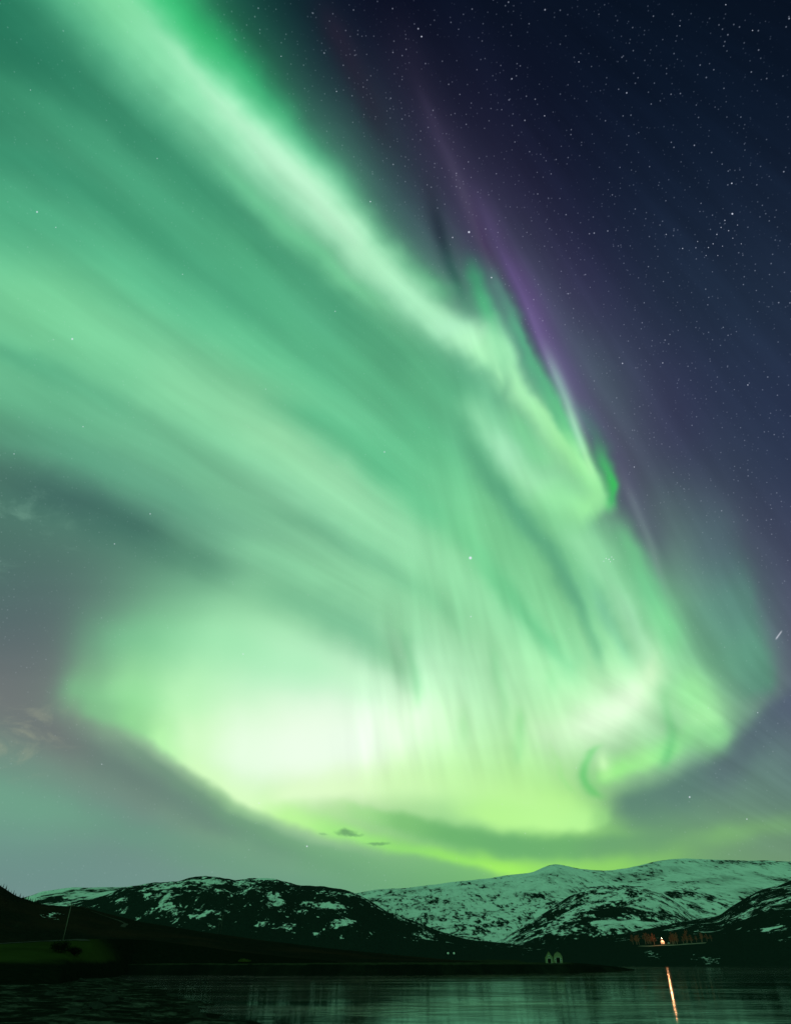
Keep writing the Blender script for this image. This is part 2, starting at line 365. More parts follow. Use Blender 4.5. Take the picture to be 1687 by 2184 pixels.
band([(220, 1490, 30, 50, (130, 205, 140), 0), (290, 1542, 24, 60, (148, 226, 150), .6), (340, 1582, 18, 64, (182, 248, 172), .95), (430, 1648, 15, 80, (212, 254, 190), .97), (520, 1703, 14, 76, (216, 255, 192), .97), (620, 1748, 14, 46, (186, 248, 152), .95), (740, 1784, 16, 28, (158, 235, 128), .92), (860, 1811, 14, 22, (144, 222, 114), .9), (980, 1833, 12, 20, (150, 230, 106), .9), (1080, 1850, 13, 18, (166, 243, 104), .95), (1180, 1864, 16, 20, (170, 243, 98), 0)], 2.0)
# --- the white heart of the oval
band([(320, 1535, 40, 50, (184, 247, 180), 0), (410, 1580, 50, 56, (212, 254, 200), .85), (520, 1608, 74, 90, (231, 255, 226), 1), (650, 1608, 82, 106, (237, 255, 233), 1), (770, 1580, 88, 96, (236, 255, 234), 1), (860, 1555, 74, 66, (228, 255, 222), .9), (940, 1545, 60, 54, (212, 253, 206), .5), (1040, 1550, 50, 50, (200, 250, 195), 0)], 2.6)
band([(520, 1705, 16, 36, (220, 255, 195), 0), (630, 1700, 22, 40, (226, 255, 204), .85), (740, 1680, 24, 40, (222, 254, 198), .85), (860, 1668, 30, 44, (208, 252, 182), .75), (980, 1672, 36, 46, (196, 249, 168), .7), (1100, 1700, 40, 60, (190, 248, 156), .8), (1200, 1730, 34, 60, (182, 245, 146), .85), (1290, 1745, 18, 40, (160, 230, 128), 0)])
# --- dark arc and bright foot at the lower right
band([(930, 1706, 20, 36, (186, 246, 150), 0), (1050, 1738, 22, 44, (184, 248, 146), .9), (1160, 1756, 20, 46, (186, 250, 150), .95), (1240, 1760, 18, 46, (182, 248, 150), .95), (1290, 1750, 14, 36, (160, 228, 138), .5), (1330, 1735, 10, 30, (130, 190, 120), 0)], 2.2)
band([(680, 1712, 18, 16, (170, 234, 140), 0), (770, 1728, 24, 16, (146, 220, 128), .5), (860, 1750, 28, 22, (120, 190, 114), .85), (960, 1780, 30, 25, (108, 178, 110), .96), (1070, 1799, 30, 27, (106, 174, 110), .97), (1200, 1806, 30, 27, (108, 174, 110), .97), (1300, 1803, 30, 24, (106, 162, 112), .9), (1400, 1795, 30, 24, (106, 156, 114), .6), (1500, 1790, 30, 30, (110, 156, 116), 0)], 3.2)
# --- grey sky under the right lobes
band([(1275, 1725, 50, 16, (98, 134, 116), 0), (1350, 1712, 60, 26, (94, 132, 116), .92), (1450, 1680, 60, 28, (92, 126, 116), .92), (1550, 1630, 60, 34, (90, 112, 116), .92), (1610, 1560, 60, 28, (86, 104, 114), .88), (1690, 1490, 60, 30, (84, 96, 116), .8), (1790, 1450, 60, 30, (84, 96, 116), 0)], 2.2)
# --- swirl and lobes at the lower right
band([(1060, 1560, 56, 56, (190, 248, 180), 0), (1180, 1568, 54, 46, (208, 253, 200), .85), (1270, 1545, 42, 48, (224, 255, 216), .95), (1345, 1505, 38, 50, (226, 255, 218), .95), (1395, 1445, 38, 42, (212, 254, 204), .9), (1430, 1370, 36, 38, (178, 243, 178), 0)])
band([(1250, 1680, 16, 20, (130, 222, 120), 0), (1305, 1652, 20, 30, (154, 239, 138), .9), (1370, 1622, 26, 38, (160, 241, 148), .9), (1420, 1596, 34, 38, (146, 232, 144), .88), (1465, 1570, 42, 34, (140, 224, 146), .75), (1520, 1530, 40, 30, (150, 228, 152), 0)])
band([(1445, 1400, 38, 32, (140, 225, 150), 0), (1478, 1480, 46, 40, (156, 236, 160), .9), (1506, 1530, 48, 40, (166, 241, 166), .94), (1532, 1568, 42, 32, (146, 226, 150), .8), (1560, 1625, 36, 26, (108, 165, 125), 0)], 2.3)
band([(1405, 1660, 14, 18, (100, 182, 116), 0), (1424, 1605, 15, 17, (102, 190, 120), .65), (1430, 1550, 14, 15, (114, 202, 130), .6), (1424, 1490, 12, 14, (130, 214, 142), .35), (1430, 1440, 10, 14, (150, 230, 160), 0)])
band([(1290, 1715, 14, 14, (110, 195, 105), 0), (1262, 1690, 13, 13, (104, 198, 110), .7), (1243, 1652, 12, 12, (104, 202, 114), .75), (1256, 1608, 11, 12, (122, 218, 130), .6), (1290, 1580, 10, 12, (150, 232, 150), 0)])
band([(1296, 1690, 13, 12, (150, 236, 134), 0), (1293, 1655, 14, 13, (176, 246, 156), .7), (1290, 1628, 14, 14, (202, 252, 184), .8), (1284, 1590, 12, 12, (204, 252, 194), 0)])
band([(1108, 1490, 14, 14, (160, 232, 162), 0), (1110, 1540, 16, 15, (150, 226, 152), .6), (1102, 1600, 15, 15, (160, 234, 158), .5), (1090, 1660, 14, 14, (180, 243, 160), 0)])
band([(985, 1480, 14, 14, (170, 238, 172), 0), (990, 1550, 16, 16, (170, 238, 168), .5), (985, 1620, 15, 15, (176, 243, 168), 0)])
band([(1235, 1700, 6, 7, (140, 220, 124), 0), (1200, 1660, 6, 7, (156, 232, 140), .4), (1178, 1610, 6, 7, (176, 242, 160), .35), (1170, 1560, 6, 7, (190, 248, 180), 0)])
band([(230, 1565, 20, 10, (108, 140, 122), 0), (310, 1620, 24, 12, (106, 140, 121), .5), (410, 1692, 26, 12, (106, 144, 121), .6), (510, 1750, 26, 12, (107, 152, 121), .6), (610, 1793, 24, 12, (108, 160, 120), .55), (740, 1828, 22, 12, (108, 168, 118), .4), (880, 1858, 20, 12, (110, 176, 116), 0)])
band([(850, 1300, 12, 12, (150, 225, 165), 0), (868, 1370, 12, 12, (126, 200, 148), .5), (885, 1450, 11, 11, (140, 214, 158), .5), (895, 1530, 10, 10, (190, 246, 185), 0)])
band([(1040, 1330, 14, 14, (150, 230, 168), 0), (1060, 1410, 14, 14, (146, 224, 162), .5), (1072, 1500, 12, 12, (158, 232, 165), .4), (1078, 1580, 12, 12, (180, 244, 175), 0)])
band([(1165, 1380, 12, 14, (160, 236, 170), 0), (1182, 1450, 13, 14, (152, 230, 164), .5), (1190, 1510, 12, 12, (190, 248, 188), 0)])
# --- yellow-green glow behind the mountain
band([(960, 1808, 18, 16, (140, 220, 100), 0), (1080, 1842, 20, 16, (156, 236, 98), .6), (1180, 1850, 24, 20, (152, 230, 98), .6), (1300, 1852, 26, 24, (146, 218, 100), .7), (1400, 1838, 28, 26, (138, 204, 104), .5), (1540, 1800, 30, 34, (125, 185, 108), 0)])
band([(1430, 1795, 20, 18, (120, 175, 115), 0), (1540, 1772, 24, 22, (126, 186, 112), .6), (1640, 1760, 24, 22, (124, 180, 112), .5), (1800, 1750, 24, 22, (120, 170, 116), .3)])
P = P0
# --- a satellite's short trail
band([(1652, 1366, 1.6, 1.6, (190, 195, 205), 0), (1656, 1360, 1.6, 1.6, (190, 195, 205), .9), (1664, 1349, 1.6, 1.6, (190, 195, 205), .9), (1668, 1343, 1.6, 1.6, (190, 195, 205), 0)])
#ENDBANDS

# fine streaks: along the rays on the right, along the sweep of the veils on the left
rel2 = W.v('SUBTRACT', (2300, 2096, 0), PS)
r2 = W.sep(rel2)
sn_ = W.noise(W.xyz(W.m('MULTIPLY', W.m('ARCTAN2', r2[0], r2[1]), 24), W.m('MULTIPLY', W.v('LENGTH', rel2), 1 / 900.0), 3.1), 1.0, 3.0, .55)[0]
smask = W.m('MULTIPLY', W.m('SUBTRACT', 1, rmask), W.smooth(W.m('MULTIPLY_ADD', cu, -.45, cv), 1150, 900))
mod = W.m('ADD', W.m('MULTIPLY', W.m('MULTIPLY', W.m('SUBTRACT', rn2, .5), rmask), W.smooth(cv, 1150, 1400, .22, .46)), W.m('MULTIPLY', W.m('MULTIPLY', W.m('SUBTRACT', sn_, .5), smask), .30))
sky = W.v('SCALE', sky, scale=W.m('ADD', mod, 1))
# --- thin clouds low on the left
cn = W.noise(W.v('MULTIPLY', P0, (1 / 150.0, 1 / 70.0, 1)), 1.0, 5.0, 0.62, dist=.6)[0]
cmask = W.m('MULTIPLY', W.smooth(cu, 330, 0), W.smooth(W.m('ABSOLUTE', W.m('SUBTRACT', cv, 1110)), 200, 20))
sky = W.mix(W.m('MULTIPLY', W.m('MULTIPLY', W.smooth(cn, .52, .72), cmask), .45), sky, (120 / 255, 165 / 255, 145 / 255))
cmask = W.m('MULTIPLY', W.smooth(cu, 240, 0), W.smooth(W.m('ABSOLUTE', W.m('SUBTRACT', cv, 1570)), 120, 20))
sky = W.mix(W.m('MULTIPLY', W.m('MULTIPLY', W.smooth(cn, .5, .68), cmask), .5), sky, (160 / 255, 165 / 255, 140 / 255))
cl3 = W.noise(P0, 1 / 22.0, 3.0)[1]
for (x, y, rx, ry, a) in ((738, 1776, 22, 8, .5), (758, 1781, 18, 4, .3), (805, 1800, 26, 4, .4), (690, 1778, 12, 3, .2)):
    q = W.v('LENGTH', W.v('MULTIPLY', W.v('SUBTRACT', W.v('ADD', P0, W.v('MULTIPLY', W.v('SUBTRACT', cl3, (.5, .5, .5)), (26, 14, 0))), (x, y, 0)), (1 / rx, 1 / ry, 0)))
    sky = W.mix(W.m('MULTIPLY', W.smooth(q, 1.3, .3), a), sky, (70 / 255, 110 / 255, 90 / 255))
# the rest of the sky, behind and overhead: the same curtains seen as an even glow
sky = W.mix(W.smooth(dz, .34, .10), sky, (122 / 255, 206 / 255, 152 / 255))

# --- stars: two scattered populations and the bright ones by hand
vis = W.smooth(W.v('DOT_PRODUCT', sky, (.3, .6, .1)), .50, .12, .26, 1.0)
tot = None
for scale, rad_, gain in ((95.0, .125, .60), (42.0, .058, .95), (205.0, .25, .40)):
    n = WT.nodes.new('ShaderNodeTexVoronoi')
    n.voronoi_dimensions = '3D'
    n.inputs['Scale'].default_value = scale
    WT.links.new(W.v('ADD', D, (.37 * scale, .11, .53)), n.inputs['Vector'])
    r1 = W.sep(n.outputs['Color'])[0]
    v = W.m('MULTIPLY', W.smooth(n.outputs['Distance'], rad_, rad_ * .25), W.m('MULTIPLY', W.m('POWER', r1, 2.6), gain))
    tot = v if tot is None else W.m('MAXIMUM', tot, v)
tot = W.m('MULTIPLY', tot, vis)
STARS = [(1003, 1190, 3.6, .95), (1000, 495, 2.6, .9), (155, 723, 2.4, .8), (80, 452, 2.3, .75), (899, 78, 2.0, .8), (1561, 456, 2.3, .9), (715, 664, 1.6, .5),
         (655, 1805, 2.0, .75), (1470, 1700, 2.2, .75), (1592, 1747, 1.8, .6), (1004, 1315, 1.8, .5), (519, 1395, 1.8, .5), (553, 1713, 1.8, .5), (820, 964, 1.8, .55),
         (321, 1096, 1.7, .6), (178, 910, 1.5, .6), (245, 1160, 1.6, .6), (1615, 1520, 1.5, .6), (1352, 996, 1.5, .6), (1048, 592, 1.8, .8), (790, 430, 1.6, .8),
         (120, 485, 1.6, .5), (66, 192, 1.5, .5), (336, 338, 1.5, .5), (390, 585, 1.5, .45), (218, 1630, 1.5, .5), (1327, 775, 1.7, .7), (1594, 821, 1.6, .7), (1420, 500, 1.5, .6),
         (1234, 132, 1.5, .7), (1604, 65, 1.6, .7), (1161, 247, 1.5, .7), (600, 120, 1.4, .6), (718, 195, 1.5, .6), (1449, 55, 1.5, .6), (1547, 10, 1.6, .7), (31, 968, 1.5, .6), (567, 830, 1.4, .4),
         (1298, 1193, 1.5, .8), (1292, 1191, 1.3, .7), (1304, 1188, 1.3, .7), (1301, 1198, 1.3, .7), (1308, 1193, 1.3, .7), (1287, 1197, 1.2, .6),
         (1545, 470, 1.5, .7), (1537, 485, 1.4, .7), (1553, 492, 1.4, .7), (1528, 500, 1.5, .7), (1562, 508, 1.3, .6), (1520, 520, 1.4, .7), (1540, 525, 1.3, .6), (1510, 528, 1.4, .7),
         (1572, 480, 1.3, .6), (1580, 520, 1.3, .6), (1505, 545, 1.3, .6), (1530, 545, 1.3, .6), (1487, 515, 1.3, .6), (1455, 530, 1.5, .7)]
hand = None
for k0 in range(0, len(STARS), 1):
    x, y, r, g = STARS[k0]
    v = W.smooth(W.v('DISTANCE', P0, (x, y, 0)), r * 1.25, r * .3, 0, g)
    hand = v if hand is None else W.m('MAXIMUM', hand, v)
hand = W.m('MULTIPLY', hand, W.m('GREATER_THAN', dz, .2))
sky = W.mix(W.m('MAXIMUM', tot, hand), sky, (235 / 255, 240 / 255, 1.0))

gam = WT.nodes.new('ShaderNodeGamma')
WT.links.new(sky, gam.inputs[0])
gam.inputs[1].default_value = 2.2
bg = WT.nodes.new('ShaderNodeBackground')
WT.links.new(gam.outputs[0], bg.inputs[0])
bg.inputs[1].default_value = 1.0
wo = WT.nodes.new('ShaderNodeOutputWorld')
WT.links.new(bg.outputs[0], wo.inputs[0])
world.cycles.sampling_method = 'MANUAL'
world.cycles.sample_map_resolution = 512


# ------------------------------------------------------------------ helpers for objects
def tag(o, label=None, cat=None, group=None, kind=None):
    if label:
        o['label'] = label
    if cat:
        o['category'] = cat
    if group:
        o['group'] = group
    if kind:
        o['kind'] = kind
    return o


def empty(name, loc, rz=0.0):
    o = bpy.data.objects.new(name, None)
    COL.objects.link(o)
    o.empty_display_size = .3
    o.location = loc
    o.rotation_euler = (0, 0, rz)
    return o


def mesh_obj(name, verts, faces, mat, parent=None, smooth=False):
    me = bpy.data.meshes.new(name)
    me.from_pydata([tuple(v) for v in verts], [], faces)
    me.update()
    if smooth:
        me.polygons.foreach_set('use_smooth', [True] * len(me.polygons))
    me.materials.append(mat)
    o = bpy.data.objects.new(name, me)
    COL.objects.link(o)
    if parent:
        o.parent = parent
    return o


class MB:
    """collects simple solids into one mesh"""

    def __init__(s):
        s.v, s.f = [], []

    def add(s, vs, fs):
        k = len(s.v)
        s.v += [tuple(v) for v in vs]
        s.f += [tuple(i + k for i in f) for f in fs]

    def box(s, x0, x1, y0, y1, z0, z1):
        s.add([(x0, y0, z0), (x1, y0, z0), (x1, y1, z0), (x0, y1, z0), (x0, y0, z1), (x1, y0, z1), (x1, y1, z1), (x0, y1, z1)],
              [(3, 2, 1, 0), (4, 5, 6, 7), (0, 1, 5, 4), (1, 2, 6, 5), (2, 3, 7, 6), (3, 0, 4, 7)])

    def tube(s, p, q, r0, r1, n=6):
        p, q = Vector(p), Vector(q)
        d = (q - p).normalized()
        a = d.orthogonal().normalized()
        b = d.cross(a)
        vs = []
        for c, r in ((p, r0), (q, r1)):
            for i in range(n):
                t = 2 * math.pi * i / n
                vs.append(c + a * math.cos(t) * r + b * math.sin(t) * r)
        fs = [(i, (i + 1) % n, n + (i + 1) % n, n + i) for i in range(n)]
        fs += [tuple(reversed(range(n))), tuple(range(n, 2 * n))]
        s.add(vs, fs)

    def build(s, name, mat, parent=None, smooth=False):
        return mesh_obj(name, s.v, s.f, mat, parent, smooth)


def material(name):
    m = bpy.data.materials.new(name)
    m.use_nodes = True
    t = m.node_tree
    return m, NB(t), t.nodes['Principled BSDF']


def simple_mat(name, col, var=.25, scale=8.0, rough=.7, metal=0.0):
    m, B, p = material(name)
    tcn = m.node_tree.nodes.new('ShaderNodeTexCoord')
    n = B.noise(tcn.outputs['Object'], scale, 4.0, .6)[0]
    k = B.m('MULTIPLY_ADD', B.m('SUBTRACT', n, .5), var * 2, 1)
    m.node_tree.links.new(B.v('SCALE', (*col,), scale=k), p.inputs['Base Color'])
    p.inputs['Roughness'].default_value = rough
    p.inputs['Specular IOR Level'].default_value = .5 if rough < .6 else 0.0
    p.inputs['Metallic'].default_value = metal
    return m


def mountain_mat(name, patch, cover, hgrad, rock=(.014, .024, .021), snow=.80, stretch=(1, 1, 2.2), z0=0, z1=400, fine=.5, big=.5, spots=(), tint=None, edge=.03, bare=()):
    """heather and rock with wind-packed snow: patch = patch size (m), cover = threshold, hgrad = how much more snow higher up,
    spots = lasting snow fields and bare rock faces at their places on the mountain: (centre, half width, half height, gain)"""
    m, B, p = material(name)
    L = m.node_tree.links
    geo = m.node_tree.nodes.new('ShaderNodeNewGeometry')
    pos = geo.outputs['Position']
    v = B.v('MULTIPLY', pos, stretch)
    n1 = B.noise(v, 1.0 / patch, 7.0, .66, dist=.6)[0]
    n2 = B.noise(v, 3.3 / patch, 5.0, .65, dist=.3)[0]
    n3 = B.noise(pos, .22 / patch, 2.0, .5)[0]
    h = B.smooth(B.sep(pos)[2], z0, z1, 0, 1)
    sc = B.m('ADD', n1, B.m('MULTIPLY', B.m('SUBTRACT', n2, .5), fine))
    sc = B.m('ADD', sc, B.m('MULTIPLY', B.m('SUBTRACT', n3, .5), big))
    sc = B.m('ADD', sc, B.m('MULTIPLY', B.m('SUBTRACT', h, .5), hgrad))
    if spots:
        w = B.noise(pos, 1.6 / patch, 4.0, .6)[1]
        pw = B.v('ADD', pos, B.v('SCALE', B.v('SUBTRACT', w, (.5, .5, .5)), scale=patch * 1.5))
        for c, hw, hh, gain in spots:
            t = Vector((c.y, -c.x, 0)).normalized()
            d = B.v('SUBTRACT', pw, tuple(c))
            q = B.v('LENGTH', B.xyz(B.v('DOT_PRODUCT', d, (t.x / hw, t.y / hw, 0)), B.v('DOT_PRODUCT', d, (0, 0, 1 / hh))))
            sc = B.m('MULTIPLY_ADD', B.smooth(q, 1.25, .65), gain, sc)
    mask = B.smooth(sc, cover - edge, cover + edge)
    rn_ = B.noise(pos, 9.0 / patch, 4.0, .6)[0]
    rc = B.v('SCALE', rock, scale=B.m('MULTIPLY_ADD', rn_, 1.6, .2))
    if tint:
        tn = B.noise(pos, tint[1], 3.0, .6)[0]
        rc = B.mix(B.smooth(tn, .45, .7), rc, tint[0])
    sn = B.v('SCALE', (snow * .96, snow, snow * 1.02), scale=B.m('MULTIPLY', B.m('MULTIPLY_ADD', n2, .5, .72), B.smooth(B.m('ADD', n1, B.m('MULTIPLY', B.m('SUBTRACT', n3, .5), .8)), .25, .62, .62, 1.08)))
    L.new(B.mix(mask, rc, sn), p.inputs['Base Color'])
    p.inputs['Roughness'].default_value = .9
    p.inputs['Specular IOR Level'].default_value = 0.0
    bp = m.node_tree.nodes.new('ShaderNodeBump')
    bp.inputs['Strength'].default_value = .8
    bp.inputs['Distance'].default_value = patch * .2
    L.new(B.m('ADD', n2, B.m('MULTIPLY', mask, .2)), bp.inputs['Height'])
    L.new(bp.outputs[0], p.inputs['Normal'])
    return m


TERRAIN = []      # (name, bvh)


def hill(name, sil, front, ridge, back, z_front, mat, n_az=360, n_r=110, rough=.03, power=1.0, seed=0, feat=1.0, end_drop=True):
    """a real range of hills: ridge line at the given bearing and height, slopes in front and behind.
    front / ridge / back are distances in metres (number or list of (bearing-chart x, metres))"""
    a = [az_el(x, y) for x, y in sil]
    A = np.array([q[0] for q in a])
    E = np.array([q[1] for q in a])
    az = np.linspace(A[0], A[-1], n_az)
    # smooth the outline a little
    el = np.interp(az, A, E)
    k = max(3, n_az // 60)
    ker = np.ones(k) / k
    el = np.convolve(np.pad(el, (k // 2, k - 1 - k // 2), mode='edge'), ker, mode='valid')

    def dist(spec):
        if isinstance(spec, (int, float)):
            return np.full(n_az, float(spec))
        xs = [az_el(x, 1950)[0] for x, _ in spec]
        return np.interp(az, xs, [d for _, d in spec])
    Rf, Rr, Rb = dist(front), dist(ridge), dist(back)
    t = np.linspace(0, 1.35, n_r)
    verts = []
    for j in range(n_r):
        tj = t[j]
        for i in range(n_az):
            if tj <= 1:
                r = Rf[i] + (Rr[i] - Rf[i]) * tj
                prof = tj ** power
            else:
                u = (tj - 1) / .35
                r = Rr[i] + (Rb[i] - Rr[i]) * u
                prof = max(0.0, 1 - u) ** 1.3 * .999
            zr = CAM_Z + math.tan(el[i]) * Rr[i]
            x, y = math.sin(az[i]) * r, math.cos(az[i]) * r
            H = max(zr - z_front, 1)
            sc = feat * (Rr[i] - Rf[i]) * .28
            w = math.sin(min(tj, 1) * math.pi) ** .7 if tj < 1 else 0
            nz = noise.fractal(Vector((x / sc, y / sc, seed * 7.1)), .9, 2.1, 6)
            nf = noise.fractal(Vector((x / sc * 5, y / sc * 5, seed * 3.7 + 9)), .8, 2.1, 4)
            z = z_front + H * prof + H * rough * (3.0 * w * nz + .35 * nf * min(1, tj * 3) * (1 if tj <= 1 else max(0, 1 - u)))
            verts.append((x, y, z))
    faces = []
    for j in range(n_r - 1):
        for i in range(n_az - 1):
            q = j * n_az + i
            faces.append((q, q + 1, q + n_az + 1, q + n_az))
    o = mesh_obj(name, verts, faces, mat, smooth=True)
    tag(o, kind='structure')
    TERRAIN.append((name, BVHTree.FromPolygons(verts, faces)))
    return o


def hit(x, y, names=None):
    """first point of the terrain in the direction of chart position (x, y)"""
    d = sky_dir(x, y)
    best = None
    for n, b in TERRAIN:
        if names and n not in names:
            continue
        r = b.ray_cast(Vector((0, 0, CAM_Z)), d)
        if r[0] is not None and (best is None or r[3] < best[1]):
            best = (r[0], r[3])
    return best[0] if best else None


def drop(x, y):
    """height of the terrain at a map position"""
    best = None
    for n, b in TERRAIN:
        r = b.ray_cast(Vector((x, y, 3000)), Vector((0, 0, -1)))
        if r[0] is not None and (best is None or r[0].z > best):
            best = r[0].z
    return best if best is not None else 0.0


def at_range(x, y, r):
    d = sky_dir(x, y)
    k = r / math.hypot(d.x, d.y)
    return Vector((0, 0, CAM_Z)) + d * k


# ------------------------------------------------------------------ water
def water_mat():
    m, B, p = material('fjord_water')
    T_ = m.node_tree
    L = T_.links
    geo = T_.nodes.new('ShaderNodeNewGeometry')
    pos = geo.outputs['Position']
    p.inputs['Base Color'].default_value = (.002, .006, .005, 1)
    p.inputs['Specular IOR Level'].default_value = 0.0
    n1 = B.noise(B.v('MULTIPLY', pos, (.34, .55, 1)), 1.0, 5.0, .6)[0]
    n2 = B.noise(B.v('MULTIPLY', pos, (.014, .085, 1)), 1.0, 6.0, .66, dist=.8)[0]
    n3 = B.noise(B.v('MULTIPLY', pos, (.07, .15, 1)), 1.0, 4.0, .62, dist=2.0)[0]
    n4 = B.noise(B.v('MULTIPLY', pos, (.018, .045, 1)), 1.0, 5.0, .62, dist=1.0)[0]
    ruf = B.smooth(n2, .40, .62)
    gl = T_.nodes.new('ShaderNodeBsdfGlossy')
    L.new(B.mixf(ruf, .045, .08), gl.inputs['Roughness'])
    bp = T_.nodes.new('ShaderNodeBump')
    bp.inputs['Distance'].default_value = .10
    L.new(B.mixf(ruf, .11, .25), bp.inputs['Strength'])
    L.new(n1, bp.inputs['Height'])
    L.new(bp.outputs[0], gl.inputs['Normal'])
    # thin films of mud and weed dull the mirror in streaks
    film = B.m('MULTIPLY', B.mixf(B.smooth(n3, .36, .60), .58, 1.0), B.mixf(B.smooth(n4, .36, .58), .58, 1.0))
    gl.inputs['Color'].default_value = (.92, 1, .97, 1)
    mx = T_.nodes.new('ShaderNodeMixShader')
    L.new(film, mx.inputs[0])
    L.new(p.outputs[0], mx.inputs[1])
    L.new(gl.outputs[0], mx.inputs[2])
    L.new(mx.outputs[0], T_.nodes['Material Output'].inputs['Surface'])
    return m


def sheet(name, x0, x1, y0, y1, z, mat, nx=2, ny=2):
    vs = [(x0 + (x1 - x0) * i / (nx - 1), y0 + (y1 - y0) * j / (ny - 1), z) for j in range(ny) for i in range(nx)]
    fs = [(j * nx + i, j * nx + i + 1, (j + 1) * nx + i + 1, (j + 1) * nx + i) for j in range(ny - 1) for i in range(nx - 1)]
    return mesh_obj(name, vs, fs, mat)


tag(sheet('water', -1500, 1500, -400, 760, 0.0, water_mat()), kind='structure')

# ------------------------------------------------------------------ land
HEATH = (.020, .026, .020)


def land_mat(name, cols, scale, stretch=(1, 1, 1), snow_amt=0.0, crest=None, rough=.9, bump=.3, bdist=.3):
    m, B, p = material(name)
    L = m.node_tree.links
    geo = m.node_tree.nodes.new('ShaderNodeNewGeometry')
    pos = geo.outputs['Position']
    v = B.v('MULTIPLY', pos, stretch)
    n1 = B.noise(v, scale, 6.0, .65, dist=.3)[0]
    n2 = B.noise(v, scale * 7.3, 4.0, .6)[0]
    c = B.ramp(B.m('ADD', B.m('MULTIPLY', n1, .75), B.m('MULTIPLY', n2, .25)), [(.3, cols[0]), (.5, cols[1]), (.7, cols[2])])[0]
    if snow_amt:
        n3 = B.noise(v, scale * 2.9, 6.0, .65, dist=.4)[0]
        c = B.mix(B.smooth(n3, 1 - snow_amt, 1.03 - snow_amt), c, (.7, .72, .74))
    if crest:
        zc = B.m('ADD', B.sep(pos)[2], B.m('MULTIPLY', B.m('SUBTRACT', n1, .5), 1.2))
        c = B.mix(B.m('MULTIPLY', B.smooth(zc, crest[0], crest[1]), B.smooth(n2, .3, .55)), c, crest[2])
    L.new(c, p.inputs['Base Color'])
    p.inputs['Roughness'].default_value = rough
    p.inputs['Specular IOR Level'].default_value = 0.0
    bp = m.node_tree.nodes.new('ShaderNodeBump')
    bp.inputs['Strength'].default_value = bump
    bp.inputs['Distance'].default_value = bdist
    L.new(B.m('ADD', n1, B.m('MULTIPLY', n2, .5)), bp.inputs['Height'])
    L.new(bp.outputs[0], p.inputs['Normal'])
    return m


HILL = {}
HILL['snowy_mountain'] = hill('snowy_mountain', [(640, 1940), (700, 1922), (755, 1905), (802, 1896), (868, 1893), (922, 1886), (977, 1879), (1042, 1871), (1093, 1863.5), (1122, 1860.6), (1137, 1859), (1159, 1848), (1180, 1842.5), (1202, 1844), (1228, 1851.5), (1257, 1855), (1300, 1856), (1336, 1850.5), (1376, 1840.7), (1409, 1833.4), (1452, 1830.5), (1489, 1831.6), (1565, 1833.4), (1619, 1835), (1687, 1837), (1800, 1842), (1950, 1850), (2400, 1875), (3000, 1960)],
     2300, 5200, 7500, -3, None, n_az=720, n_r=160, rough=.022, power=1.25, seed=1)
HILL['far_snow_hill'] = hill('far_snow_hill', [(-60, 1925), (0, 1921), (54, 1913), (91, 1900), (156, 1892), (217, 1891), (268, 1891), (330, 1890), (420, 1893), (520, 1905)], 3000, 6200, 8000, -3, None, n_az=260, n_r=80, rough=.03, seed=2)
HILL['heath_hill'] = hill('heath_hill', [(-40, 1985), (80, 1958), (150, 1931), (188, 1920), (225, 1908), (275, 1891), (326, 1884), (384, 1877), (402, 1871), (453, 1868.6), (486, 1871.5), (507, 1877), (536, 1873), (560, 1872.5), (589, 1874), (621, 1884), (639, 1890), (697, 1892), (745, 1901), (774, 1913), (803, 1931), (832, 1949), (868, 1960), (904, 1973), (940, 1986), (977, 1998), (1013, 2006), (1049, 2009), (1085, 2013), (1153, 2020), (1250, 2030)],
     800, 2000, 2900, -3, None, n_az=480, n_r=140, rough=.055, power=1.0, seed=3)
HILL['birch_dome'] = hill('birch_dome', [(1000, 2022), (1040, 2013), (1075, 2002), (1104, 1982), (1137, 1962), (1170, 1940), (1199, 1920), (1228, 1904), (1257, 1893), (1293, 1888), (1336, 1888), (1376, 1891.5), (1409, 1902), (1438, 1919), (1460, 1937), (1474, 1951), (1490, 1960), (1540, 1975), (1620, 1995), (1700, 2012)],
     1500, 3000, 4200, -3, None, n_az=320, n_r=120, rough=.045, power=.9, seed=4)
HILL['near_right_hill'] = hill('near_right_hill', [(900, 2043), (1010, 2038), (1120, 2028), (1231, 2011), (1278, 1998), (1329, 1991), (1376, 1982), (1420, 1973), (1456, 1964), (1492, 1958.5), (1532, 1953), (1557, 1933), (1583, 1918.6), (1612, 1902), (1641, 1891.4), (1670, 1882), (1687, 1877), (1800, 1835), (1900, 1820), (2150, 1815), (2500, 1880), (3200, 2010)],
     690, 1450, 2300, -2, None, n_az=460, n_r=120, rough=.025, power=1.0, seed=5)
HILL['left_slope'] = hill('left_slope', [(-1500, 2030), (-1000, 1930), (-620, 1840), (-400, 1800), (-260, 1800), (-160, 1822), (-60, 1858), (0, 1886), (14, 1895), (33, 1909), (54, 1916), (91, 1928), (120, 1931), (174, 1932), (220, 1945), (300, 1965), (420, 1985), (560, 2005), (700, 2022), (850, 2037), (960, 2047), (1060, 2053)],
     430, 820, 1500, 1.5, None, n_az=460, n_r=90, rough=.03, power=1.0, seed=6)



def spots_on(name, lst):
    out = []
    for x, y, w, hgt, gain in lst:
        c = hit(x, y, (name,))
        if c is None:
            continue
        k = c.length / F
        out.append((c, max(w * k / 2, 1), max(hgt * k / 2, 1), gain))
    return out


def dress(name, **kw):
    spots = spots_on(name, kw.pop('spots', []))
    mname = kw.pop('mname')
    HILL[name].data.materials.clear()
    HILL[name].data.materials.append(mountain_mat(mname, spots=spots, **kw))


